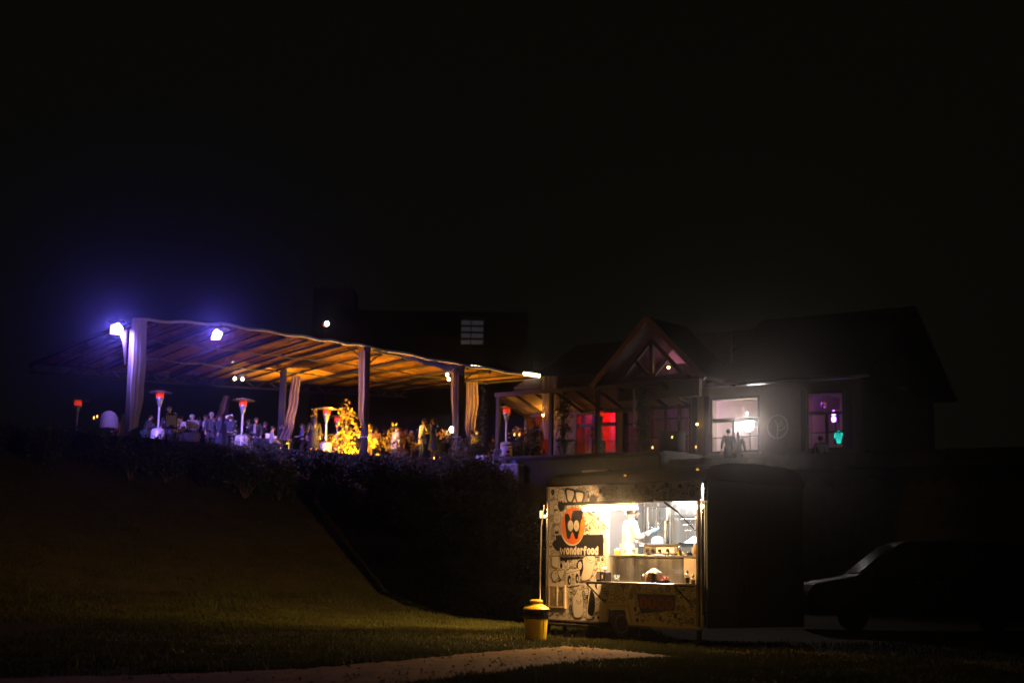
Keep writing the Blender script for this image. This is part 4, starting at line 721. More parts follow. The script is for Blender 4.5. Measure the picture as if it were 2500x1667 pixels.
# ---- lamps on and under the tent
FL = emat('flood_glass', (.36, .22, 1), E_FLOOD)
for k, (px, py, D, lab) in enumerate(((285, 803, 49.4, 'violet floodlight on the far left tent post'), (529, 817, 51.3, 'violet floodlight hung from the tent eave over the guests'))):
    p = P(px, py, D); f = thing('floodlight', lab, 'floodlight', tuple(p), (.1, -.35)[k], 'violet floodlights on the tent edge')
    MB().prism([(-.2, -.17), (.15, -.2), (.21, .05), (.06, .21), (-.19, .1)] if k == 0 else [(-.19, -.17), (.12, -.17), (.23, .05), (.0, .2), (-.12, .06)], lambda x, z: (x, -.06, z), lambda x, z: (x, .03, z)).build('lens', FL, f)
    lamp('flood_beam', 'SPOT', (0, .2, -.05), ((.5, .8, -.72), (.2, .9, -.72))[k], E_BEAM, (.33, .2, 1), f, .12, spot=math.radians(96), blend=.6)
    lamp('added_flood_glare', 'SPOT', (0, -.09, 0), Matrix.Rotation(-(.1, -.35)[k], 3, 'Z') @ Vector((-p.x, -p.y, -7.9)), E_GLARE, (.13, .1, 1), f, .1, spot=math.radians(30), blend=1)  # second spot is added, aimed at the camera so the haze glows
    MB().bx(-.3, .3, -.1, .4, .215, .3).build('housing', BLACKP, f, bevel=.02); MB().tube([(0, .12, .1), (0, .25, .45)], .02, 6).build('bracket', BLACKP, f)
BULB = emat('tent_bulb', (1, .82, .5), 14)
def lampbar(label, px, py, D, n, pitch, slope):
    p = P(px, py, D); T = thing('spot_bar', label, 'spot bar', tuple(p), 0, 'bars of small spots under the tent roof'); st = pitch * D / F
    for i in range(n): x = (i - (n - 1) / 2) * st; c = (x, -.05, -slope * x); MB().ell(c, (.062, .03, .075), 10, 6).build('bulb', BULB, T, smooth=True)
    for i in range(n): x = (i - (n - 1) / 2) * st; MB().tube([(x, -.02, -slope * x), (x, .14, -slope * x + .05)], [.085, .06], 10).build('lamp_can', BLACKP, T, smooth=True)
    w = n * st / 2; MB().bar((-w, .1, slope * w + .16), (w, .1, -slope * w + .16), .05).build('bar', BLACKP, T); MB().bar((0, .1, .16), (0, .1, .5), .04).build('hanger', BLACKP, T)
lampbar('bar of three small spots right of the middle tent post', 970, 875, 60, 3, 9.5, .05)
lampbar('bar of four small spots just right of the right tent post', 1165, 897, 60.5, 4, 8.5, .1)
lampbar('bar of six small spots by the long pale curtain', 1298, 915, 59, 6, 7, .12)
lampbar('pair of spots one above the other left of the right post', 1092, 915, 61, 1, 8, 0)
lampbar('lower single spot hanging left of the right post', 1096, 926, 61.3, 1, 8, 0)
lampbar('bar of dim spots under the roof left of the middle post', 783, 850, 59.5, 3, 18, .2)
lampbar('pair of small spots high under the dark left part of the roof', 583, 925, 62, 2, 19, .05)
lampbar('three small spots seen past the far left post', 306, 888, 60, 3, 21, .1)
pl = P(1103, 1048, 59.6); tl = thing('globe_lamp', 'white globe lamp glowing beside the knotted lilac curtain', 'lamp', (pl.x, pl.y, DZ)); MB().ell((0, 0, pl.z - DZ), (.1, .1, .13), 14, 10).build('globe', emat('globe_white', (1, .85, .55), 22), tl, smooth=True); MB().tube([(0, 0, .03), (0, 0, pl.z - DZ - .1)], .02, 8).lathe([(.16, 0), (.16, .03), (.03, .04)], 16).build('stand', BLACKP, tl, smooth=True)
# ---- patio heaters
HM = M('heater_steel', (.6, .6, .62), .35, .6, .1); TANKM = M('heater_tank', (.46, .44, .45), .45, .1, .08); GLOW = emat('heater_glow', (1, .045, .004), .55); REF = M('reflector', (.6, .6, .62), .25, .9, .05)
HT = thing('patio_heater', 'tall patio heater glowing orange beside the far left post', 'patio heater', (0, 0, 0), 0, 'mushroom patio heaters on the terrace')
MB().lathe([(.26, 0), (.26, .62), (.2, .7), (.06, .74)], 24).build('tank_housing', TANKM, HT, smooth=True); MB().prism([(-.08, .3), (0, .4), (.1, .33), (.03, .24)], lambda x, z: (x, -.262, z), lambda x, z: (x, -.267, z)).build('logo_print', INK, HT); MB().bx(-.1, .1, -.266, -.262, .14, .2).build('label_print', REDP, HT)
MB().tube([(0, 0, .72), (0, 0, 1.72)], .038, 12).build('pole', HM, HT, smooth=True); MB().lathe([(.05, 1.55), (.1, 1.72), (.12, 1.84), (.155, 1.85), (.155, 1.9)], 18).build('burner', M('burner_steel', (.3, .33, .33), .35, .6), HT, smooth=True)
MB().lathe([(.145, 1.905), (.15, 2.06), (.1, 2.07)], 18).build('glow_screen', GLOW, HT, smooth=True); MB().lathe([(.45, 2.09), (.46, 2.1), (.3, 2.15), (.1, 2.2), (.02, 2.21)], 28).build('reflector', REF, HT, smooth=True); 
for t in (.5, 2.6, 4.7): MB().tube([(.11 * math.cos(t), .11 * math.sin(t), 1.9), (.13 * math.cos(t), .13 * math.sin(t), 2.12)], .008, 5).build('strut', HM, HT)
def at_deck(px, D): k = P(px, 1100, D); return (k.x, k.y, DZ)
def D_for(px, py, h): k = ray(px, py); return (DZ + h - CAM.z) * k.y / k.z
HEAT = [(383, 951, 2.21, .1, 'tall patio heater glowing orange beside the far left post'), (588, 971, 2.21, .6, 'patio heater with violet lit cap behind the flowering bushes'), (794, 992, 2.21, -.5, 'patio heater glowing red left of the golden tree'),
        (822, 1018, 2.1, 1.2, 'smaller amber lit heater directly before the golden tree'), (1235, 990, 2.21, .3, 'patio heater glowing red above the stone wall'), (1465, 1011, 2.1, 0, 'dark capped patio heater in front of the red window'), (183, 978, 2.1, .2, 'dim patio heater at the far left end of the terrace')]
for i, (px, py, h, rz, lab) in enumerate(HEAT):
    D = D_for(px, py, h); D = max(D, 53.2) if i != 5 else 54.6; o = HT if i == 0 else copy_tree(HT); o.location = at_deck(px, D); o.rotation_euler.z = rz; o['label'] = lab
    if i == 5: o.scale = (.8, .8, .78)
# ------------------------------------------------------------ the inn
F0 = Vector((8.25, 53, 0)); BE = Vector((.8, -.6, 0)); BN = Vector((-.6, -.8, 0)); BRZ = math.atan2(-.6, .8)
INN = thing('inn_building', 'old inn with dark roof, lit windows and a timber gable', 'building', tuple(F0), BRZ)
# local x along the facade, local y into the building, z absolute
def wall(x0, x1, holes, z0=DZ - .8, z1=8.0, y=0, mat=PLASTER, t=.3):
    xs = sorted({x0, x1, *[h[0] for h in holes], *[h[1] for h in holes]})
    b = MB()
    for a, c in zip(xs[:-1], xs[1:]):
        if c <= x0 or a >= x1: continue
        cuts = sorted([(h[2], h[3]) for h in holes if h[0] <= a + 1e-6 and h[1] >= c - 1e-6]); z = z0
        for q0, q1 in cuts + [(z1, z1)]:
            if q0 > z + 1e-4: b.bx(a, c, y, y + t, z, q0)
            z = max(z, q1)
    return b.build('wall', mat, INN)
HOLES = [(-.85, 1.03, 5.62, 7.54), (3.05, 4.34, 5.6, 7.53), (-3.6, -1.85, 5.55, 7.5), (-7.0, -5.15, 5.55, 7.36), (-4.75, -3.95, 5.55, 7.3), (-9.4, -8.2, 5.55, 7.35)]
wall(-9.6, 5.05, HOLES)
MB().bx(4.75, 5.05, .305, 7, DZ, 8.0).build('wall', PLASTER, INN); MB().bx(-9.6, -9.3, .305, 7, DZ, 8.0).build('wall', PLASTER, INN)
INWALL = M('hall_plaster', (.55, .42, .38), .9, 0, .12, 2); REDW = M('red_hall_wall', (.5, .04, .02), .85, 0, .55, 2.2)
MB().bx(-9.25, 4.7, 5.2, 5.3, DZ + .01, 8.3).build('inner_wall', INWALL, INN); MB().bx(-9.25, 4.7, .31, 5.19, 8.02, 8.1).build('ceiling', INWALL, INN)
MB().bx(-7.0, -6.25, 1.9, 2.0, DZ + .02, 8.0).build('inner_wall', REDW, INN); MB().bx(-4.9, -4.82, .31, 5.1, DZ + .02, 8.0).build('inner_wall', INWALL, INN); MB().bx(-1.5, -1.42, .31, 5.1, DZ + .02, 8.0).build('inner_wall', INWALL, INN); MB().bx(1.9, 1.98, .31, 5.1, DZ + .02, 8.0).build('inner_wall', INWALL, INN)
for x in (-3.0, .4, 3.6): MB().bx(x - .1, x + .1, .4, 5.0, 7.78, 8.01).build('ceiling_beam', WOODD, INN)
FRM = M('window_paint', (.05, .038, .03), .5, 0, .1)
def window(x0, x1, z0, z1, bars_z=(), bars=(), upto=None):
    w = MB().bx(x0 - .07, x1 + .07, -.03, .06, z1, z1 + .07).bx(x0 - .07, x1 + .07, -.03, .06, z0 - .07, z0).bx(x0 - .07, x0, -.03, .06, z0, z1).bx(x1, x1 + .07, -.03, .06, z0, z1).build('window', FRM, INN)
    MB().bx(x0, x1, .1, .112, z0, z1).build('pane', PANE, w)
    for z, t in bars_z: MB().bx(x0, x1, .05, .13, z - t / 2, z + t / 2).build('transom', FRM, w)
    for x, za, zb, t in bars: MB().bx(x - t / 2, x + t / 2, .055, .125, za, zb).build('mullion', FRM, w)
    MB().bx(x0 - .14, x1 + .14, -.12, -.032, z0 - .13, z0 - .07).build('sill', CONC, w)
    return w
window(-.85, 1.03, 5.62, 7.54, ((6.77, .15), (6.13, .035)), ((.0, 5.62, 6.7, .14),))
window(3.05, 4.34, 5.6, 7.53, ((6.85, .12), (6.15, .04)), ((3.7, 5.6, 6.79, .1),))
window(-3.6, -1.85, 5.55, 7.5, ((6.95, .05), (6.25, .05)), ((-2.95, 5.55, 7.5, .05), (-2.35, 5.55, 7.5, .09)))
window(-7.0, -5.15, 5.55, 7.36, ((6.86, .13), (6.2, .04)), ((-6.35, 5.55, 6.8, .06),))
window(-4.75, -3.95, 5.55, 7.3, ((6.8, .06), (6.2, .04))); window(-9.4, -8.2, 5.55, 7.35, ((6.8, .06),))
MB().bx(-5.05, -4.82, -.06, -.002, DZ, 7.35).build('timber_post', M('amber_timber', (.45, .22, .07), .6), INN)
for x in (-3.85, -1.62, -1.1, 2.85, 4.55): MB().bx(x - .1, x + .1, -.035, -.002, DZ, 7.7).build('shutter', M('dark_shutter', (.04, .032, .027), .6), INN)
# roof, eaves, gable, veranda
MB().prism([(-.55, 8.0), (-.55, 8.12), (4.2, 11.2), (8.4, 8.1), (8.4, 8.0), (4.2, 11.0)], lambda y, z: (-.9, y, z), lambda y, z: (5.5, y, z)).build('roof', ROOFT, INN)
MB().prism([(-.4, 8.35), (-.4, 8.47), (4.2, 10.9), (8.4, 8.1), (8.4, 8.0), (4.2, 10.75)], lambda y, z: (-9.9, y, z), lambda y, z: (-1.0, y, z)).build('roof', ROOFT, INN)
MB().tube([(.9 + i * .47, -.58, 7.98 + .012 * math.sin(i * 2.1)) for i in range(11)], .05, 8).build('gutter', M('zinc', (.4, .4, .42), .4, .7, .2), INN)
tl_ = MB()
for r in range(5):
    for i in range(46):
        x = -9.8 + i * .115 + (r % 2) * .05; y = -.42 + r * .17; z = 8.47 + (y + .4) * .53 + .03; tl_.tube([(x, y - .02, z), (x, y + .17, z + .09)], [.05, .042], 6)
tag(tl_.build('roof_tile', M('clay_tile', (.2, .09, .05), .7, 0, .35, 9), INN), kind='stuff')
# timber gable in front of the veranda
gx, gw, gz0, gz1, gy = -2.45, 2.3, 8.05, 10.45, -1.75
TIM = M('gable_timber', (.1, .05, .035), .6, 0, .2, 4)
MB().prism([(gx - gw - .1, gz0), (gx - gw - .1, gz0 + .14), (gx, gz1 + .14), (gx + gw + .1, gz0 + .14), (gx + gw + .1, gz0), (gx, gz1)], lambda x, z: (x, gy - .35, z), lambda x, z: (x, .9, z)).build('gable_roof', ROOFT, INN)
for s_ in (-1, 1): MB().bar((gx + s_ * (gw + .15), gy - .38, gz0 + .02), (gx, gy - .38, gz1 + .04), .07, .2).build('barge_board', M('barge_timber', (.24, .1, .06), .6, 0, .2, 4), INN)
tx0, tx1, txc, tz0, tz1 = gx - 1.25, gx + 1.25, gx, 8.32, 9.62
MB().bx(tx0 - .3, tx1 + .3, gy - .08, gy + .1, tz0 - .16, tz0).build('tie_beam', TIM, INN); MB().bx(txc - .07, txc + .07, gy - .07, gy + .07, tz0, tz1 - .02).build('king_post', TIM, INN)
for s_ in (-1, 1):
    MB().bar((txc + s_ * .06, gy, tz0 + .02), (txc + s_ * .66, gy, tz0 + .62), .1, .11).build('strut', TIM, INN); MB().bar((txc + s_ * (1.25 + .12), gy, tz0 - .02), (txc, gy, tz1 + .1), .12, .13).build('rafter', TIM, INN)
MB().add([(tx0, gy + .09, tz0), (tx1, gy + .09, tz0), (txc, gy + .09, tz1)], [(0, 1, 2)]).build('gable_pane', PANE, INN)
MB().bx(gx - 1.9, gx + 1.9, .95, 1.0, 8.15, 10.3).build('gable_inner_wall', INWALL, INN)
MB().bx(gx - 1.6, gx + 1.95, gy + .12, gy + .3, 7.52, tz0 - .165).build('gable_wall', PLASTER, INN)
# veranda canopy: sloping lining with rafters
CAN = M('veranda_lining', (.5, .36, .2), .7, 0, .12, 2)
def can(a, v, dz=0): return (-9.6 + a * 7.75, -2.0 + v * 1.97, 8.05 - v * .62 + dz)
MB().grid(lambda a, v: can(a, v, .03), 20, 4).build('veranda_lining', CAN, INN, smooth=True)
for i in range(9): MB().bar(can(i / 8, 0, -.05), can(i / 8, 1, -.05), .07, .1).build('veranda_rafter', WOODD, INN)
MB().bar(can(0, 0, -.02), can(1, 0, -.02), .1, .16).build('veranda_beam', TIM, INN); MB().bar(can(0, 1, -.08), can(1, 1, -.08), .08, .12).build('veranda_beam', TIM, INN)
for x in (-9.5, -6.9, -4.75): MB().bx(x - .07, x + .07, -1.98, -1.84, DZ, 7.98).build('veranda_post', WOODD, INN)
# emblem ring with blossoming twig on the wall
EM = M('emblem_metal', (.5, .42, .38), .45, .4, .1); em = thing('wall_emblem', None, None); em.parent = INN; em.location = (1.83, -.03, 6.43)
MB().tube([(.4 * math.cos(t * .1745), 0, .42 * math.sin(t * .1745)) for t in range(-20, 21)], .014, 6).build('ring', EM, em, smooth=True)
for pts in ([(-.02, -.4), (0, -.1), (-.02, .12), (-.12, .26)], [(0, -.1), (.15, -.14), (.27, -.06), (.32, .02)], [(-.01, .05), (.1, .12), (.16, .22)], [(0, -.02), (.14, .02), (.2, .1)], [(-.02, .12), (-.02, .22), (-.04, .3)]): MB().tube([(x, 0, z) for x, z in pts], .011, 6).build('twig', EM, em, smooth=True)
for x, z in ((-.13, .28), (-.04, .33), (.16, .25), (.21, .12), (.33, .05), (.25, -.05), (.05, .2), (-.2, .2)): MB().lathe([(.012, 0), (.05, .008), (.012, .012)], 10).build('blossom', M('blossom_metal', (.55, .36, .33), .5), em); b_ = em.children[-1]; b_.location = (x, -.01, z); b_.rotation_euler.x = math.pi / 2
# things behind the glass
def BL(x, y, z): return F0 + BE * x - BN * y + Vector((0, 0, z))
def inn_thing(nm, lab, cat, x, y, z, g=None): return thing(nm, lab, cat, tuple(BL(x, y, z)), BRZ, g)
st = inn_thing('stage_light', 'dazzling white stage light in the left big window', 'stage light', .33, .62, 6.62)
MB().ell((0, -.05, 0), (.23, .04, .23), 16, 8).build('lens', emat('stage_white', (1, .93, .88), E_STAGE), st, smooth=True); lamp('added_stage_glare', 'SPOT', (0, -.1, 0), Matrix.Rotation(-BRZ, 3, 'Z') @ Vector((-8.5, -53, -5.4)), 1600, (1, .78, .6), st, .08, spot=math.radians(25), blend=1); MB().tube([(0, -.02, 0), (0, .25, .03)], [.15, .11], 16).build('housing', BLACKP, st, smooth=True); MB().tube([(0, .1, -.1), (0, .1, -1.1)], .02, 8).build('stand', BLACKP, st); MB().ell((-.03, -.05, .42), (.03, .03, .07), 10, 6).build('blue_led', emat('blue_led', (.4, .5, 1), 12), st, smooth=True)  # spot added in front of the lens so the haze glows round it
st = inn_thing('moving_head', 'violet twin moving head light in the right window', 'stage light', 3.62, .9, 6.82); 
for z in (.1, -.12): MB().ell((0, -.05, z), (.085, .04, .1), 12, 8).build('lens', emat('violet_lens', (.45, .12, 1), 26), st, smooth=True)
MB().bx(-.1, .1, .0, .22, -.25, .24).build('housing', BLACKP, st, bevel=.02); MB().tube([(0, .1, -.2), (0, .1, -1.3)], .02, 8).build('stand', BLACKP, st)
ns = inn_thing('neon_sign', 'small teal neon shell sign low in the right window', 'neon sign', 3.98, .45, 6.02); NEON = emat('teal_neon', (.02, .95, .75), 1.7)
MB().tube([(.16 * math.cos(t * .26), 0, .2 * math.sin(t * .26)) for t in range(-1, 14)], .011, 6).build('tube', NEON, ns, smooth=True)
for k in range(5): x = -.11 + k * .055; MB().tube([(x * .5, 0, -.2), (x, 0, -.02), (x * 1.15, 0, .13)], .008, 6).build('tube', NEON, ns, smooth=True)
MB().tube([(-.08, 0, -.2), (0, 0, -.23), (.08, 0, -.2)], .01, 6).build('tube', NEON, ns, smooth=True); MB().bx(-.2, .2, .03, .05, -.26, .24).build('backing', BLACKP, ns)
mb_ = inn_thing('mirror_ball', 'silver mirror ball high in the right window', 'mirror ball', 3.25, .8, 7.22); MB().ell((0, 0, 0), .13, 14, 10).build('ball', CHROME, mb_); MB().tube([(0, 0, .13), (0, 0, .8)], .006, 5).build('cord', BLACKP, mb_)
def inlamp(nm, lab, x, y, z, r, col, s):
    q = inn_thing(nm, lab, 'lamp', x, y, z); MB().ell((0, 0, 0), r, 12, 8).build('bulb', emat('bulb_%s' % nm, col, s), q, smooth=True); MB().tube([(0, 0, r * .8), (0, 0, 8.0 - z)], .008, 5).build('cord', BLACKP, q)
inlamp('red_pendant', 'red pendant lamp behind the red window', -6.35, 1.0, 7.85, .1, (1, .02, .006), 380)
inlamp('violet_pendant', 'violet pendant lamp in the room behind the gable window door', -2.9, .75, 7.85, .09, (.5, .1, .9), 40); inlamp('rose_pendant', 'rose pendant lamp near the right of the gable room', -2.1, .75, 7.85, .09, (1, .12, .12), 26)
inlamp('orange_pendant', 'orange pendant lamp near the ceiling of the right hall', 4.2, .6, 7.88, .08, (1, .16, .02), 120); inlamp('purple_pendant', 'purple pendant lamp in the middle of the stage hall', -.5, .6, 7.86, .09, (.55, .25, .95), 170); inlamp('amber_pendant', 'amber pendant lamp in the stage hall', .5, 3.6, 7.7, .06, (1, .5, .15), 26)
inlamp('purple_hall_pendant', 'purple pendant lamp in the right hall', 2.6, .7, 7.86, .09, (.32, .05, 1), 260)
inlamp('attic_lamp', 'small warm lamp burning behind the gable window', -2.05, -1.2, 8.72, .05, (1, .55, .15), 30); inlamp('pink_attic_lamp', 'dim pink lamp in the attic behind the gable', -3.0, .3, 9.3, .06, (.9, .3, .55), 60)
inlamp('veranda_lamp', 'warm lamp under the veranda roof', -8.3, -.5, 7.3, .05, (1, .42, .04), 260); inlamp('doorway_lamp', 'small amber lamp between gable window and stage window', -1.4, -.2, 6.65, .035, (1, .55, .15), 26)
def drape(lab, x, y, z0, z1, w0, w1, sway, mat):
    T = inn_thing('window_drape', lab, 'curtain', x, y, z1)
    MB().grid(lambda a, v: ((a - .5) * lerp(w0, w1, v) + sway * v, .05 * math.sin(a * 20), -(z1 - z0) * v), 26, 10).build('cloth', mat, T, smooth=True)
PINKC = sheer('violet_drape', (.7, .6, .72), .2)
drape('violet drape gathered to one side in the gable window', -2.72, .22, 5.75, 7.46, .5, .12, .22, PINKC); drape('thin violet drape right of the gathered one', -2.15, .24, 5.8, 7.46, .16, .05, -.1, PINKC); drape('white sheer drape left of the red window', -6.62, .25, 5.6, 7.3, .32, .3, 0, PINKC)
# ------------------------------------------------------------ block behind, retaining walls, planter
hb = thing('rear_block', 'dark upper storey with a louvred window above the tent roof', 'building', tuple(P(1000, 1000, 78).xy) + (DZ,)); q0, q1 = P(765, 700, 78), P(1290, 760, 78)
MB().bx(q0.x - hb.location.x, q1.x - hb.location.x, 0, 6, 0, 9.6).bx(q0.x - hb.location.x, q0.x + 2.2 - hb.location.x, .2, 3, 9.603, q0.z - DZ).build('walls', M('block_render', (.03, .028, .028), .9, 0, .15, 1), hb)
w0, w1 = P(1127, 775, 77.9), P(1179, 832, 77.9); lx = hb.location
wn = MB().bx(w0.x - lx.x - .08, w1.x - lx.x + .08, -.06, -.002, w1.z - DZ - .08, w0.z - DZ + .08).build('window', M('grey_shutter_frame', (.12, .12, .13), .7), hb)
for k in range(4):
    z = w0.z - DZ - .16 - k * .36
    for a, c in ((w0.x, w0.x + .5), (w0.x + .56, w1.x)): MB().bx(a - lx.x, c - lx.x, -.09, -.0605, z - .24, z).build('louvre_panel', M('glowing_louvre', (.55, .55, .58), .6, emit=.022, emit_col=(.7, .7, .85)), wn)  # faint glow put into the louvre panels, no lamp behind them
bc = P(798, 790, 70); t = thing('beacon_lamp', 'small white and red lamp above the tent roof', 'lamp', (bc.x, bc.y, DZ)); MB().ell((0, 0, bc.z - DZ), (.09, .09, .12), 12, 8).build('bulb', emat('beacon_white', (1, .85, .8), 30), t, smooth=True); MB().ell((-.13, .05, bc.z - DZ - .05), (.06, .05, .07), 10, 6).build('red_lens', emat('beacon_red', (1, .05, .01), 3), t, smooth=True); MB().tube([(0, .08, 0), (0, .08, bc.z - DZ)], .035, 8).build('mast', DARKM, t)
RW0, RW1, RW2 = Vector((.3, 55.95, 0)), Vector((13.5, 46, 0)), Vector((30, 34, 0))
rw = thing('retaining_wall', 'dark retaining wall under the inn terrace behind the food truck', 'wall', (0, 0, 0))
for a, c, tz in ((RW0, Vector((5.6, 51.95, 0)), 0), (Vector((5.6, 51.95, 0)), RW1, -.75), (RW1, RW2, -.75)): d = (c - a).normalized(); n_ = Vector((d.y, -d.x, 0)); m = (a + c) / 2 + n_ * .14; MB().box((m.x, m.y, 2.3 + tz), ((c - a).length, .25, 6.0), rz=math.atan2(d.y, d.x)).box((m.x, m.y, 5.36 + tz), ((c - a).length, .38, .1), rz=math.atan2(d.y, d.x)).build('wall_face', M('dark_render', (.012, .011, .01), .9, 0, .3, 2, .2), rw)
pw0, pw1 = P(1128, 1138, 56.6), P(1265, 1131, 55.1); pw = thing('stone_planter', 'pale stacked stone wall lit violet at the terrace corner', 'wall', (pw1.x, pw1.y, 0), math.atan2(pw0.y - pw1.y, pw0.x - pw1.x) + math.pi)
PL = (pw0.xy - pw1.xy).length; TOPZ = pw1.z
MB().bx(-PL, 0, .06, 1.1, TOPZ - 1.3, TOPZ - .075).build('core', CONC, pw); MB().bx(-PL, .03, -.05, 1.15, TOPZ - .07, TOPZ).build('coping', STONE, pw, bevel=.012)
protos = [MB().box((0, 0, 0), (1, .1, 1)).build('stone', STONE, pw, bevel=.03) for _ in range(4)]
for o in protos:
    for v in o.data.vertices: v.co += Vector((rnd.uniform(-.02, .02), rnd.uniform(-.02, .02), rnd.uniform(-.04, .04)))
k = 0; z = TOPZ - .075
for r in range(12):
    hh = rnd.uniform(.055, .095); x = 0
    while x > -PL + .05:
        w = min(rnd.uniform(.12, .34), x + PL); o = protos[k] if k < 4 else protos[k % 4].copy()
        if k >= 4: link(o, pw)
        o.location = (x - w / 2, .05 + rnd.uniform(-.03, .012), z - hh / 2); o.scale = (w - .012, 1, hh - .01); x -= w; k += 1
    z -= hh
def on_wall(px, py=1131): t = (px - 1128) / (1265 - 1128); p = pw0.lerp(pw1, t); return (p.x + .12, p.y + .22, TOPZ + .002)
cb = thing('white_carton', 'white lidded carton standing on the stone wall', 'box', on_wall(1171), -.5); MB().bx(-.21, .21, -.16, .16, 0, .24).build('carton', PLASTW, cb, bevel=.008); MB().bx(-.225, .225, -.175, .175, .243, .37).build('lid', PLASTW, cb, bevel=.008)
kb_ = thing('blue_bucket', 'small blue bucket at the right end of the stone wall', 'bucket', on_wall(1252), 0); MB().lathe([(.07, 0), (.1, .15), (.09, .15)], 16).build('bucket', M('blue_plastic', (.05, .18, .5), .4), kb_, smooth=True)
fc = thing('folding_chair', 'pale folding chair leaning by the white carton', 'chair', on_wall(1206), .4)
for x in (-.14, .14): MB().bar((x, .0, 0), (x, .12, .42), .03).bar((x, .12, 0), (x, -.12, .6), .03).build('leg', PLASTW, fc)
MB().bx(-.15, .15, -.06, .14, .3, .325).build('seat', PLASTW, fc); MB().box((0, -.1, .52), (.3, .02, .14), M4=Matrix.Rotation(.4, 3, 'X')).build('backrest', PLASTW, fc)
# ------------------------------------------------------------ shrubs, trees
def along(t, q):                                                    # point q metres in front of the terrace edge
    pts = [Vector((x, y, 0)) for x, y in EDGE[:4]]; ls = [(pts[i + 1] - pts[i]).length for i in range(3)]; s = t * sum(ls)
    for i in range(3):
        if s <= ls[i] or i == 2: d = (pts[i + 1] - pts[i]).normalized(); p = pts[i] + d * s + Vector((d.y, -d.x, 0)) * q; return p
        s -= ls[i]
def shrub(seed, n, rad, size, mat, hgt, label, group, up=.5):
    T = thing('shrub', label, 'shrub', (0, 0, 0), 0, group); g = random.Random(seed)
    cs = [(g.uniform(-.5, .5) * rad, g.uniform(-.5, .5) * rad, g.uniform(.25, .8) * hgt) for _ in range(7)]; rs = [(rad * g.uniform(.4, .62),) * 2 + (hgt * g.uniform(.25, .4),) for _ in range(7)]
    for k in range(4): cs.append((g.uniform(-.7, .7) * rad, g.uniform(-.6, .6) * rad, hgt * g.uniform(.9, 1.12))); rs.append((.13, .13, .22))
    leaves('foliage', cs, rs, n, size, mat, T, seed, up)
    b = MB()
    for c in cs[:6]: b.tube([(0, 0, 0), (c[0] * .4, c[1] * .4, c[2] * .5), c], [.03, .02, .008], 5)
    b.build('stem', BARK, T); return T
PR = [shrub(i, 1500, .95, .05, LEAFD, 1.25, 'dark leafy shrub in the hedge along the terrace edge', 'hedge shrubs along the terrace edge') for i in range(4)]
for i in range(30):                                                 # shrub mass on the bank in the middle, behind the truck
    x, y = rnd.uniform(-4.5, 3), rnd.uniform(43, 55.5)
    if float(edge_dist(x, y)) < 1.2 or (x + 4.5) < (47 - y) * .45: continue
    o = copy_tree(PR[i % 4]); o.location = (x, y, float(height(x, y)) - .05); o.rotation_euler.z = rnd.uniform(0, 6.28); s = rnd.uniform(.8, 1.3); o.scale = (s, s, s * .9); o['label'] = 'dark shrub in the thicket on the bank between tent and food truck'; o['group'] = 'thicket on the bank'
k = 0
for row, (n, q, sc) in enumerate(((34, .75, .92), (26, 1.9, .8), (20, 3.3, .8), (26, 4.6, .95), (26, 6.0, .95))):
    for i in range(n):
        t = .34 + (i + .5 * (row % 2)) / n * .665
        if row > 2 and t < (.66, .74)[row - 3]: continue
        p = along(min(t, 1), q + rnd.uniform(-.25, .25)); o = PR[k] if k < 4 else copy_tree(PR[k % 4]); k += 1
        o.location = (p.x, p.y, float(height(p.x, p.y)) - .05); o.rotation_euler.z = rnd.uniform(0, 6.28); s = sc * rnd.uniform(.78, 1.12); o.scale = (s, s, s * rnd.uniform(.55, .78) * (1.45 if row else .9))
for px, D, h, lab in ((592, 52.2, 1.15, 'wispy flowering shrub before the second heater tank'), (1120, 56.6, 1.35, 'leafy shrub left of the stone wall, edges lit violet'), (1160, 55.0, .9, 'low shrub growing over the left of the stone wall'), (1235, 54.0, .95, 'pale twiggy shrub against the right end of the stone wall'), (985, 57.0, 1.2, 'leggy shrub below the man in the white hoodie')):
    T = shrub(int(px), 700, .55, .04, M('violet_lit_leaf', (.2, .22, .12), .5, 0, .3, 3, trans=.3), h, lab, None); p = P(px, 1150, D); T.location = (p.x, p.y, max(float(height(p.x, p.y)), 4.05) - .02)
def tree(label, px, D, h, lobes, n, size, mat, seed, group=None, trunk=.05):
    T = thing('small_tree', label, 'tree', at_deck(px, D), 0, group); g = random.Random(seed)
    cs = [(x, y, z * h) for x, y, z, _ in lobes]; rs = [(r, r, r * 1.25) for *_, r in lobes]; leaves('crown', cs, rs, n, size, mat, T, seed, .2)
    b = MB().tube([(0, 0, 0), (.03, .02, .3 * h), (-.02, 0, .62 * h), (.02, 0, .9 * h)], [trunk, trunk * .8, trunk * .5, .01], 7)
    for c in cs: b.tube([(0, 0, max(.08, c[2] * .55)), (c[0] * .5, c[1] * .5, c[2] * .85), c], [.025, .016, .006], 5)
    b.build('trunk', BARK, T); return T
gt = D_for(842, 975, 2.62)
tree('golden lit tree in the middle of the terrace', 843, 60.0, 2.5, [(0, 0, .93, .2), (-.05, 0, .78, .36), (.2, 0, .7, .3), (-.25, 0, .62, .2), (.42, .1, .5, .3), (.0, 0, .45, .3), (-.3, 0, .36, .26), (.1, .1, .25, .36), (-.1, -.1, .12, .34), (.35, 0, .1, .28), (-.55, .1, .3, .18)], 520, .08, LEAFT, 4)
tree('thin golden lit sapling left of the patio heater', 765, 60.6, 2.25, [(0, 0, .93, .13), (0, 0, .82, .16), (.25, 0, .45, .2), (.42, 0, .32, .18)], 130, .075, LEAFT, 9)
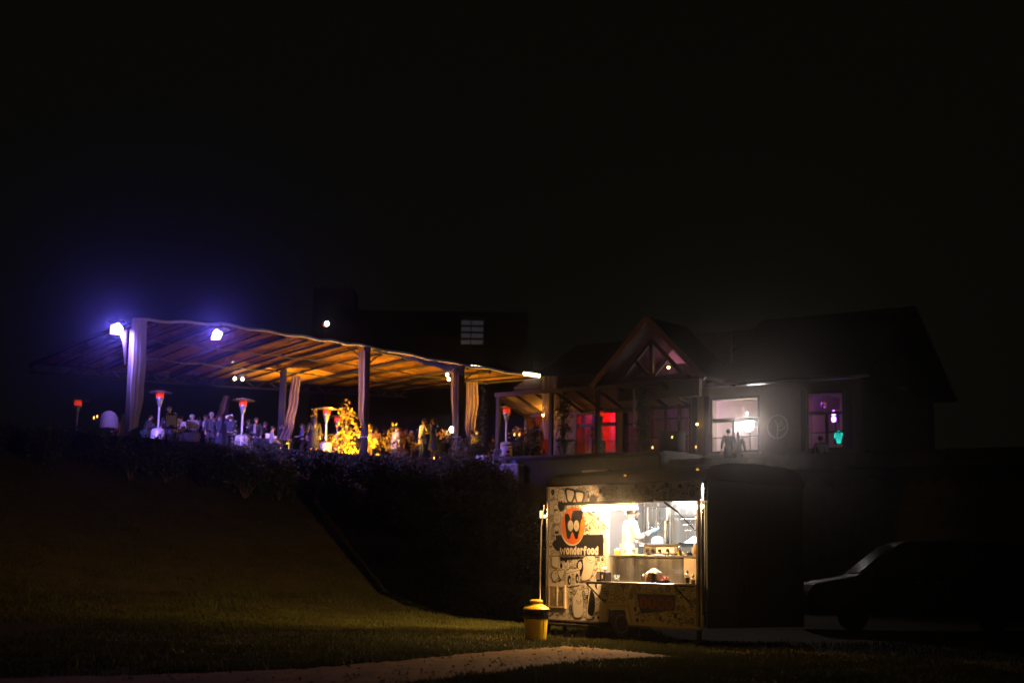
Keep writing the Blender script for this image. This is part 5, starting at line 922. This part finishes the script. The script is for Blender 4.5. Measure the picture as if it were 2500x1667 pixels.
tree('low golden bush left of the bright tree base', 803, 60.4, 1.2, [(-.3, 0, .5, .25), (.1, 0, .75, .25), (.3, 0, .4, .25), (0, 0, .2, .25)], 210, .08, LEAFT, 12)
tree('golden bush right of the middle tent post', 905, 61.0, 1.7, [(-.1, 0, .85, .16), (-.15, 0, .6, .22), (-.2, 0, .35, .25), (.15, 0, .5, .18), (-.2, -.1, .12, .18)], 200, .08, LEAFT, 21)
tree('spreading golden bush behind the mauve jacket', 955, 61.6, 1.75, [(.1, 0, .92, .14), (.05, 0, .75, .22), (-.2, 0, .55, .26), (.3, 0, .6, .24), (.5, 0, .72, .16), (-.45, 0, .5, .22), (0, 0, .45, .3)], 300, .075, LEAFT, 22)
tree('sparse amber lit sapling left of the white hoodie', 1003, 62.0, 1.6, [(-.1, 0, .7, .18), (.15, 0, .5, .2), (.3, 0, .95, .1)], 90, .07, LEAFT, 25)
def cypress(label, px, D, ytop, wpx, seed, base=None):
    T = thing('cypress', label, 'tree', at_deck(px, D) if base is None else base, 0); p = P(px, ytop, D); h = p.z - T.location.z; r = wpx * D / F / 2; g = random.Random(seed)
    cs = [(g.uniform(-.15, .15) * r, g.uniform(-.2, .2) * r, h * (i + .5) / 14) for i in range(14)]; rs = [(r * (1.0 if i < 9 else 1.0 - (i - 9) * .16) * g.uniform(.8, 1.1),) * 2 + (h / 16,) for i in range(14)]
    leaves('crown', cs, rs, 1500, .05, LEAFD, T, seed, .9); MB().tube([(0, 0, 0), (0, 0, h * .5), (0, 0, h * .95)], [.07, .05, .01], 7).build('trunk', BARK, T); return T
cypress('slim dark cypress left of the red heater', 1179, 58.6, 925, 26, 31); cypress('tall dark cypress beside the long pale curtain', 1374, 55.2, 938, 44, 32); cypress('dark ivy clad column in front of the gable', 1567, 52.6, 932, 40, 33); cypress('broad dark conifer left of the long pale curtain', 1305, 56.3, 1030, 52, 34)
ag = thing('agave_plant', 'dark agave with arching leaves behind the stone wall', 'plant', at_deck(1278, 56.2), 0)
for i in range(16): t = i * .393 + .1; l = .55 + .2 * (i % 3); MB().tube([(0, 0, .05), (.45 * l * math.cos(t), .45 * l * math.sin(t), .5 * l), (l * math.cos(t), l * math.sin(t), .42 * l)], [.03, .045, .004], 5).build('leaf', LEAFD, ag, smooth=True)
wp = thing('wall_plant', 'potted plant leaf lit violet near the retaining wall', 'plant', at_deck(1380, 54.2), 0); MB().lathe([(.14, 0), (.2, .25), (.18, .25)], 16).build('pot', CONC, wp, smooth=True)
for i in range(9): t = i * .7; MB().tube([(0, 0, .2), (.18 * math.cos(t), .18 * math.sin(t), .5), (.42 * math.cos(t), .42 * math.sin(t), .48)], [.015, .09, .01], 6).build('leaf', M('pale_leaf', (.2, .24, .18), .5), wp, smooth=True)
# uplights on the ground
for k, (px, D, s, aim, lab) in enumerate(((836, 58.7, .7, (.0, .25, 1), 'ground uplight at the foot of the golden tree'), (866, 59.6, .35, (.0, .25, 1), 'second ground uplight right of the golden tree trunk'), (915, 60.2, .3, (.0, .25, 1), 'ground uplight under the golden bush right of the middle post'), (925, 60.6, 1.3, (.0, .2, 1), 'ground uplight behind the mauve jacket'), (700, 61.5, .8, (0, .1, 1), 'ground uplight by the amber rear curtain'), (1149, 62.0, 1.1, (0, .1, 1), 'ground uplight by the wide amber curtain'), (1225, 63, 1.1, (-.2, .3, 1), 'ground uplight at the far right of the tent'))):
    u = thing('ground_uplight', lab, 'lamp', at_deck(px, D), 0, 'amber uplights on the terrace floor'); lip = .11 if k < 3 else .34; MB().lathe([(.15, 0), (.16, lip), (.14, lip), (.13, .112), (.05, .11)], 16).build('housing', BLACKP, u, smooth=True); MB().lathe([(.11, .111), (.1, .118), (.02, .12)], 16).build('lens', emat('uplight_%d' % k, (1, .46, .03), E_UPLIGHT * s), u, smooth=True)
# ------------------------------------------------------------ tables, chairs
CLOTH = M('dark_tablecloth', (.012, .011, .015), .8, 0, .1); FLW = [M('flower_%d' % i, c, .6, 0, .2, 20) for i, c in enumerate(((.75, .25, .08), (.8, .55, .2), (.7, .12, .1), (.75, .7, .66)))]
def table(lab, px, D, r=.5, h=.76):
    T = thing('round_table', lab, 'table', at_deck(px, D), 0, 'round tables on the terrace'); MB().lathe([(r, h - .03), (r, h), (.01, h)], 28).build('tabletop', WOODD, T); MB().lathe([(r + .01, h + .003), (r + .012, h - .1), (r * .93, .08), (r * .9, .05)], 28, wob=.02).build('cloth', CLOTH, T, smooth=True); return T
def flowers(lab, px, D, z, seed, n=26):
    p = at_deck(px, D); T = thing('flower_arrangement', lab, 'flowers', (p[0], p[1], DZ + z), 0); g = random.Random(seed); MB().lathe([(.07, 0), (.09, .12), (.05, .22), (.07, .26)], 14).build('vase', CLEAR, T, smooth=True)
    leaves('foliage', [(0, 0, .4)], [(.26, .2, .2)], 90, .05, LEAFT, T, seed)
    for i in range(n): MB().ell((g.gauss(0, .14), g.gauss(0, .1), .42 + g.gauss(0, .1)), (.04, .04, .035), 8, 5).build('flower', FLW[i % 4], T, smooth=True)
    return T
def candle(lab, px, D, z, s=14):
    p = at_deck(px, D); T = thing('candle', lab, 'candle', (p[0], p[1], DZ + z), 0); MB().lathe([(.04, 0), (.045, .09), (.043, .09)], 12).build('glass', CLEAR, T, smooth=True); MB().ell((0, 0, .07), (.022, .022, .045), 8, 6).build('flame', emat('candle_flame', (1, .45, .08), s * .55), T, smooth=True)
for lab, px, D in (('round table with the orange flowers by the lilac curtain', 1081, 59.9), ('round table behind the red heater by the stone wall', 1262, 58.6), ('round table between the two left heaters', 455, 57.2), ('round table with white boxes near the golden tree', 657, 59.2), ('round table in front of the violet gable window', 1640, 52.9)): table(lab, px, D)
flowers('orange and yellow flowers on the table by the lilac curtain', 1081, 59.9, .765, 3); flowers('flowers under small lamps on the table behind the red heater', 1262, 58.6, .765, 5); flowers('purple lit flowers in front of the red window', 1450, 54.9, .4, 8); 
for lab, px, D, z in (('candle low on the step under the orange flowers', 1075, 58.7, .02), ('candle on the floor beside the orange flowers table', 1060, 58.9, .02), ('candle glowing left on the table behind the red heater', 1255, 58.2, .98), ('candle glowing right on the table behind the red heater', 1267, 58.2, .98), ('candle under the table with white boxes', 685, 55.6, .02), ('candle far left under the dim heater', 232, 53, .9), ('second candle far left beside the first', 224, 53.3, .88), ('candle on the veranda step left of the violet drape', 1593, 52.2, .05), ('candle before the doorway lamp at the terrace edge', 1699, 51.4, .03), ('candle standing right of the ivy column', 1641, 52.3, .45)): candle(lab, px, D, z)
for lab, px, D in (('white box standing on the table near the golden tree', 653, 59.0), ('second white box lying on the same table', 668, 59.1)): p = at_deck(px, D); T = thing('gift_box', lab, 'box', (p[0], p[1], DZ + .764), .3); MB().bx(-.11, .11, -.08, .08, 0, .2 if 'standing' in lab else .12).build('box', PLASTW, T, bevel=.006); MB().bx(-.115, .115, -.085, .085, .16 if 'standing' in lab else .09, .21 if 'standing' in lab else .125).build('lid', PLASTW, T)
for k, px in enumerate((459, 472, 465)):
    p = at_deck(px, 57.0 + .1 * k); T = thing('wine_glass', ['wine glass left on the table between the heaters', 'wine glass right on the table between the heaters', 'wine glass in the middle of the table between heaters'][k], 'glass', (p[0], p[1], DZ + .764)); MB().lathe([(.04, 0), (.006, .008), (.005, .1), (.04, .14), (.042, .2), (.034, .23)], 14).build('glass', CLEAR, T, smooth=True)
cr = thing('garden_chair', 'dark framed chair with pale back behind the woman in white', 'chair', at_deck(417, 51.6), 0)
for x in (-.2, .2):
    for y in (-.2, .2): MB().tube([(x, y, 0), (x, y, .95 if y < 0 else .45)], .018, 8).build('leg', DARKM, cr)
MB().bx(-.22, .22, -.22, .22, .44, .48).build('seat', CLOTH, cr, bevel=.01); MB().bx(-.19, .19, -.21, -.19, .55, .9).build('backrest', M('chair_canvas', (.45, .42, .42), .8), cr)
MB().bx(-.2, .2, -.215, -.185, .9, .94).build('top_rail', DARKM, cr)
bch = thing('round_back_chair', 'round backed wicker chair far left in the shade', 'chair', at_deck(262, 52.0), .2); MB().lathe([(.3, .42), (.32, .46), (.02, .47)], 20).build('seat', M('wicker', (.06, .05, .05), .8, 0, .3, 30, .3), bch, smooth=True); MB().grid(lambda a, v: (.33 * math.cos(math.pi * (1 + a)), .33 * math.sin(math.pi * (1 + a)) , .45 + v * (.25 + .35 * math.sin(a * math.pi))), 20, 6).build('backrest', MATS['wicker'], bch, smooth=True)
for t in (.8, 2.3, 3.9, 5.5): MB().tube([(.24 * math.cos(t), .24 * math.sin(t), 0), (.26 * math.cos(t), .26 * math.sin(t), .43)], .02, 6).build('leg', DARKM, bch)
# ------------------------------------------------------------ guests
def C(n, c, r=.85): return M('cloth_' + n, c, r, 0, .1, 8)
NAVY, BLK, GREYC, WH, JEAN, MAUVE, TEAL, RUST, LILAC, CHAR, BRN = C('navy', (.03, .035, .07)), C('black', (.015, .015, .017)), C('grey', (.25, .25, .27)), C('white', (.75, .74, .74)), C('denim', (.09, .13, .26)), C('mauve', (.36, .22, .24)), C('teal', (.05, .17, .24)), C('rust', (.28, .09, .04)), C('lilac', (.3, .28, .42)), C('charcoal', (.06, .06, .07)), C('brown', (.2, .11, .06))
STRIPE = M('striped_shirt', (.7, .68, .7), .85, 0, 0)
nt = STRIPE.node_tree; wv = nt.nodes.new('ShaderNodeTexWave'); wv.bands_direction = 'Z'; wv.inputs['Scale'].default_value = 7; tc = nt.nodes.new('ShaderNodeTexCoord'); rp_ = nt.nodes.new('ShaderNodeValToRGB'); rp_.color_ramp.elements[0].color = (.06, .06, .12, 1); rp_.color_ramp.elements[1].color = (.72, .7, .7, 1); rp_.color_ramp.elements[0].position = .35; rp_.color_ramp.elements[1].position = .45; nt.links.new(tc.outputs['Object'], wv.inputs[0]); nt.links.new(wv.outputs['Fac'], rp_.inputs[0]); nt.links.new(rp_.outputs[0], nt.nodes['Principled BSDF'].inputs['Base Color'])
def guest(label, px, py, H, rz, Dmin=0, floor=DZ, **k):
    D = max(D_for(px, py, (H if not k.get('seat') else H - .45) + floor - DZ), Dmin); q = at_deck(px, D); return person(label, (q[0], q[1], floor), rz, H, **k)
guest('person in a brown jacket bending forward left of the far left post', 288, 1012, 1.62, 2.2, 51.2, top=BRN, bottom=BLK, hair=HAIRD, lean=.35, pose='hold', coat=True)
guest('person in dark jacket and teal trousers leaning behind the left heater pole', 352, 1006, 1.7, -.9, 51.6, top=CHAR, bottom=TEAL, hair=HAIRD, lean=.3, pose='hold', coat=True)
guest('person in a long teal coat standing right against the left heater', 370, 1022, 1.66, -.3, 51.9, top=TEAL, bottom=TEAL, hair=HAIRD, coat=True, dress=TEAL)
guest('tall dark suited man standing behind the woman in white', 408, 988, 1.86, 2.9, 54.6, top=NAVY, bottom=BLK, hair=HAIRD, coat=True, shirt=WH)
guest('woman in a long white coat seen from behind at the dark framed chair', 421, 1004, 1.66, .15, 52.3, top=WH, bottom=BLK, hair=HAIRL, longhair=True, coat=True, dress=WH, pose='hold')
guest('man in a white shirt facing left of the striped shirt man', 439, 1012, 1.72, 2.7, 54.5, top=WH, bottom=BLK, hair=HAIRD, pose='hold')
guest('man in striped shirt and pale cap bending over the table', 470, 1004, 1.72, .5, 53.2, top=STRIPE, bottom=BLK, hair=HAIRG, hat=WH, lean=.42, pose='hold')
guest('man in white shirt and open dark jacket right of the striped shirt', 498, 1009, 1.74, 2.9, 54.2, top=NAVY, bottom=BLK, hair=HAIRD, coat=True, shirt=WH, pose='stand')
guest('person with grey hair in dark clothes behind the open jacket man', 512, 1003, 1.76, -2.6, 55.4, top=CHAR, bottom=BLK, hair=HAIRG, coat=True)
guest('dark haired woman in navy lifting a glass left of the second heater', 533, 1010, 1.66, 2.0, 54.6, top=NAVY, bottom=BLK, hair=HAIRD, longhair=True, pose='drink', dress=NAVY)
guest('person in navy holding a bright phone overhead', 559, 1011, 1.66, .4, 54.4, top=NAVY, bottom=BLK, hair=HAIRD, pose='phone', extra_fn=lambda T, U, hp, arms, s: MB().box(tuple((arms[0][1] + arms[1][1]) / 2 + Vector((0, .12, .1))), (.3, .02, .09), M4=Matrix.Rotation(-.3, 3, 'Y')).build('held_phone', M('phone_shell', (.7, .68, .75), .4, emit=.25, emit_col=(.5, .45, .9)), T))
guest('man in dark suit and white shirt right of the second heater', 622, 1016, 1.74, 3.0, 55.0, top=NAVY, bottom=BLK, hair=HAIRD, coat=True, shirt=WH)
guest('seated guest in grey at the table with white boxes', 662, 1038, 1.7, -1.4, 57.6, top=GREYC, bottom=BLK, hair=HAIRD, pose='sit', seat=True)
guest('man in navy shirt under the slanted amber curtain', 710, 1029, 1.72, 1.9, 57.2, top=NAVY, bottom=JEAN, hair=HAIRD)
guest('woman with bare face in blue top facing left by the curtain', 736, 1031, 1.66, 1.8, 57.0, top=JEAN, bottom=BLK, hair=HAIRD, longhair=True, pose='hold')
guest('tall dark figure in long coat left of the third heater', 765, 1013, 1.82, .3, 57.4, top=BLK, bottom=BLK, hair=HAIRD, longhair=True, coat=True, dress=BLK)
guest('person in rust top seen from behind before the golden tree', 814, 1052, 1.5, .1, 58.6, top=RUST, bottom=RUST, hair=HAIRD, dress=RUST)
guest('dark figure left of the middle tent post before the golden tree', 870, 1040, 1.62, .4, 57.6, top=BLK, bottom=BLK, hair=HAIRD, coat=True)
guest('person in mauve jacket seen from behind right of the middle post', 916, 1041, 1.66, .1, 58.2, top=MAUVE, bottom=BLK, hair=HAIRD, pose='hold', coat=False)
guest('stooping person in lilac cardigan among the golden bushes', 962, 1037, 1.66, -.9, 59.2, top=LILAC, bottom=CHAR, hair=HAIRD, lean=.18, coat=True)
guest('person in rust skirt standing behind the lilac cardigan', 978, 1042, 1.62, 2.6, 60.6, top=RUST, bottom=RUST, hair=HAIRD, dress=RUST)
guest('grey haired guest in dark jacket left of the white hoodie', 1003, 1049, 1.56, -.6, 58.8, top=CHAR, bottom=BLK, hair=HAIRG, coat=True)
guest('man in white hoodie and jeans drinking near the right post', 1030, 1019, 1.76, -1.0, 58.4, top=WH, bottom=JEAN, hair=HAIRD, lean=.1, pose='drink', coat=True)
guest('tall woman in a dark dress facing the white hoodie man', 1057, 1013, 1.76, 1.3, 58.9, top=CHAR, bottom=BLK, hair=HAIRD, longhair=True, pose='hold', dress=CHAR)
guest('dark figure standing left of the lilac curtain', 1092, 1058, 1.5, .2, 58.8, top=BLK, bottom=BLK, hair=HAIRD, coat=True)
guest('dark figure in front of the wide amber curtain', 1151, 1050, 1.66, .3, 59.4, top=BLK, bottom=BLK, hair=HAIRD, coat=True)
guest('dark figure left of the red heater by the cypress', 1204, 1062, 1.6, -.3, 59.6, top=BLK, bottom=BLK, hair=HAIRD)
for lab, px, py, H, rz, D in (('guest in black between the white coat and the heater pole', 397, 1014, 1.66, .8, 55.6), ('guest in black right behind the striped shirt', 482, 1016, 1.7, -2.4, 56.4), ('guest in black standing just right of the second heater', 604, 1020, 1.68, 2.4, 56.8), ('guest in black left of the white gift boxes', 643, 1026, 1.7, -1.9, 59.2), ('guest in black right of the white gift boxes', 690, 1030, 1.64, 1.2, 58.9), ('guest in black between blue top and long coat', 750, 1034, 1.64, -.6, 58.8), ('guest in black right behind the mauve jacket', 935, 1046, 1.66, -.5, 59.4), ('guest in black between lilac cardigan and grey hair', 990, 1044, 1.66, 2.2, 60.6), ('guest in black right of the orange flowers', 1096, 1046, 1.66, -1.8, 61.4), ('guest in black left of the slim cypress', 1163, 1046, 1.7, .6, 60.6)):
    guest(lab, px, py, H, rz, D, top=BLK, bottom=BLK, hair=HAIRD, coat=rnd.random() < .5, pose=rnd.choice(['stand', 'hold', 'drink']))
guest('dark seated guest left of the red window', 1424, 1074, 1.72, .2, 54.6, top=BLK, bottom=BLK, hair=HAIRD, seat=True, pose='sit', coat=False)
guest('dark figure with back to the camera left before the bright window', 1779, 1044, 1.68, .2, 51.0, DZ - .75, top=BLK, bottom=BLK, hair=HAIRD, coat=True, group='figures before the bright windows')
guest('shorter dark figure right before the bright window', 1802, 1051, 1.6, -.3, 51.0, DZ - .75, top=BLK, bottom=BLK, hair=HAIRD, longhair=True, coat=True, group='figures before the bright windows')
guest('dark figure before the right window by the neon', 2004, 1062, 1.68, .2, 48.0, DZ - .75, top=BLK, bottom=BLK, seat=True, pose='sit', hair=HAIRD, coat=True, group='figures before the bright windows')
flush_skins()
# ------------------------------------------------------------ night air
hz = bpy.data.materials.new('night_haze'); hz.use_nodes = True; nt = hz.node_tree; nt.nodes.remove(nt.nodes['Principled BSDF']); pv = nt.nodes.new('ShaderNodeVolumePrincipled'); pv.inputs['Color'].default_value = (.92, .92, .95, 1); pv.inputs['Density'].default_value = HAZE; pv.inputs['Anisotropy'].default_value = .97; nt.links.new(pv.outputs[0], nt.nodes['Material Output'].inputs['Volume'])
tag(MB().bx(-261, 261, -31, 401, -1.2, 19.5).build('haze', hz), kind='stuff')
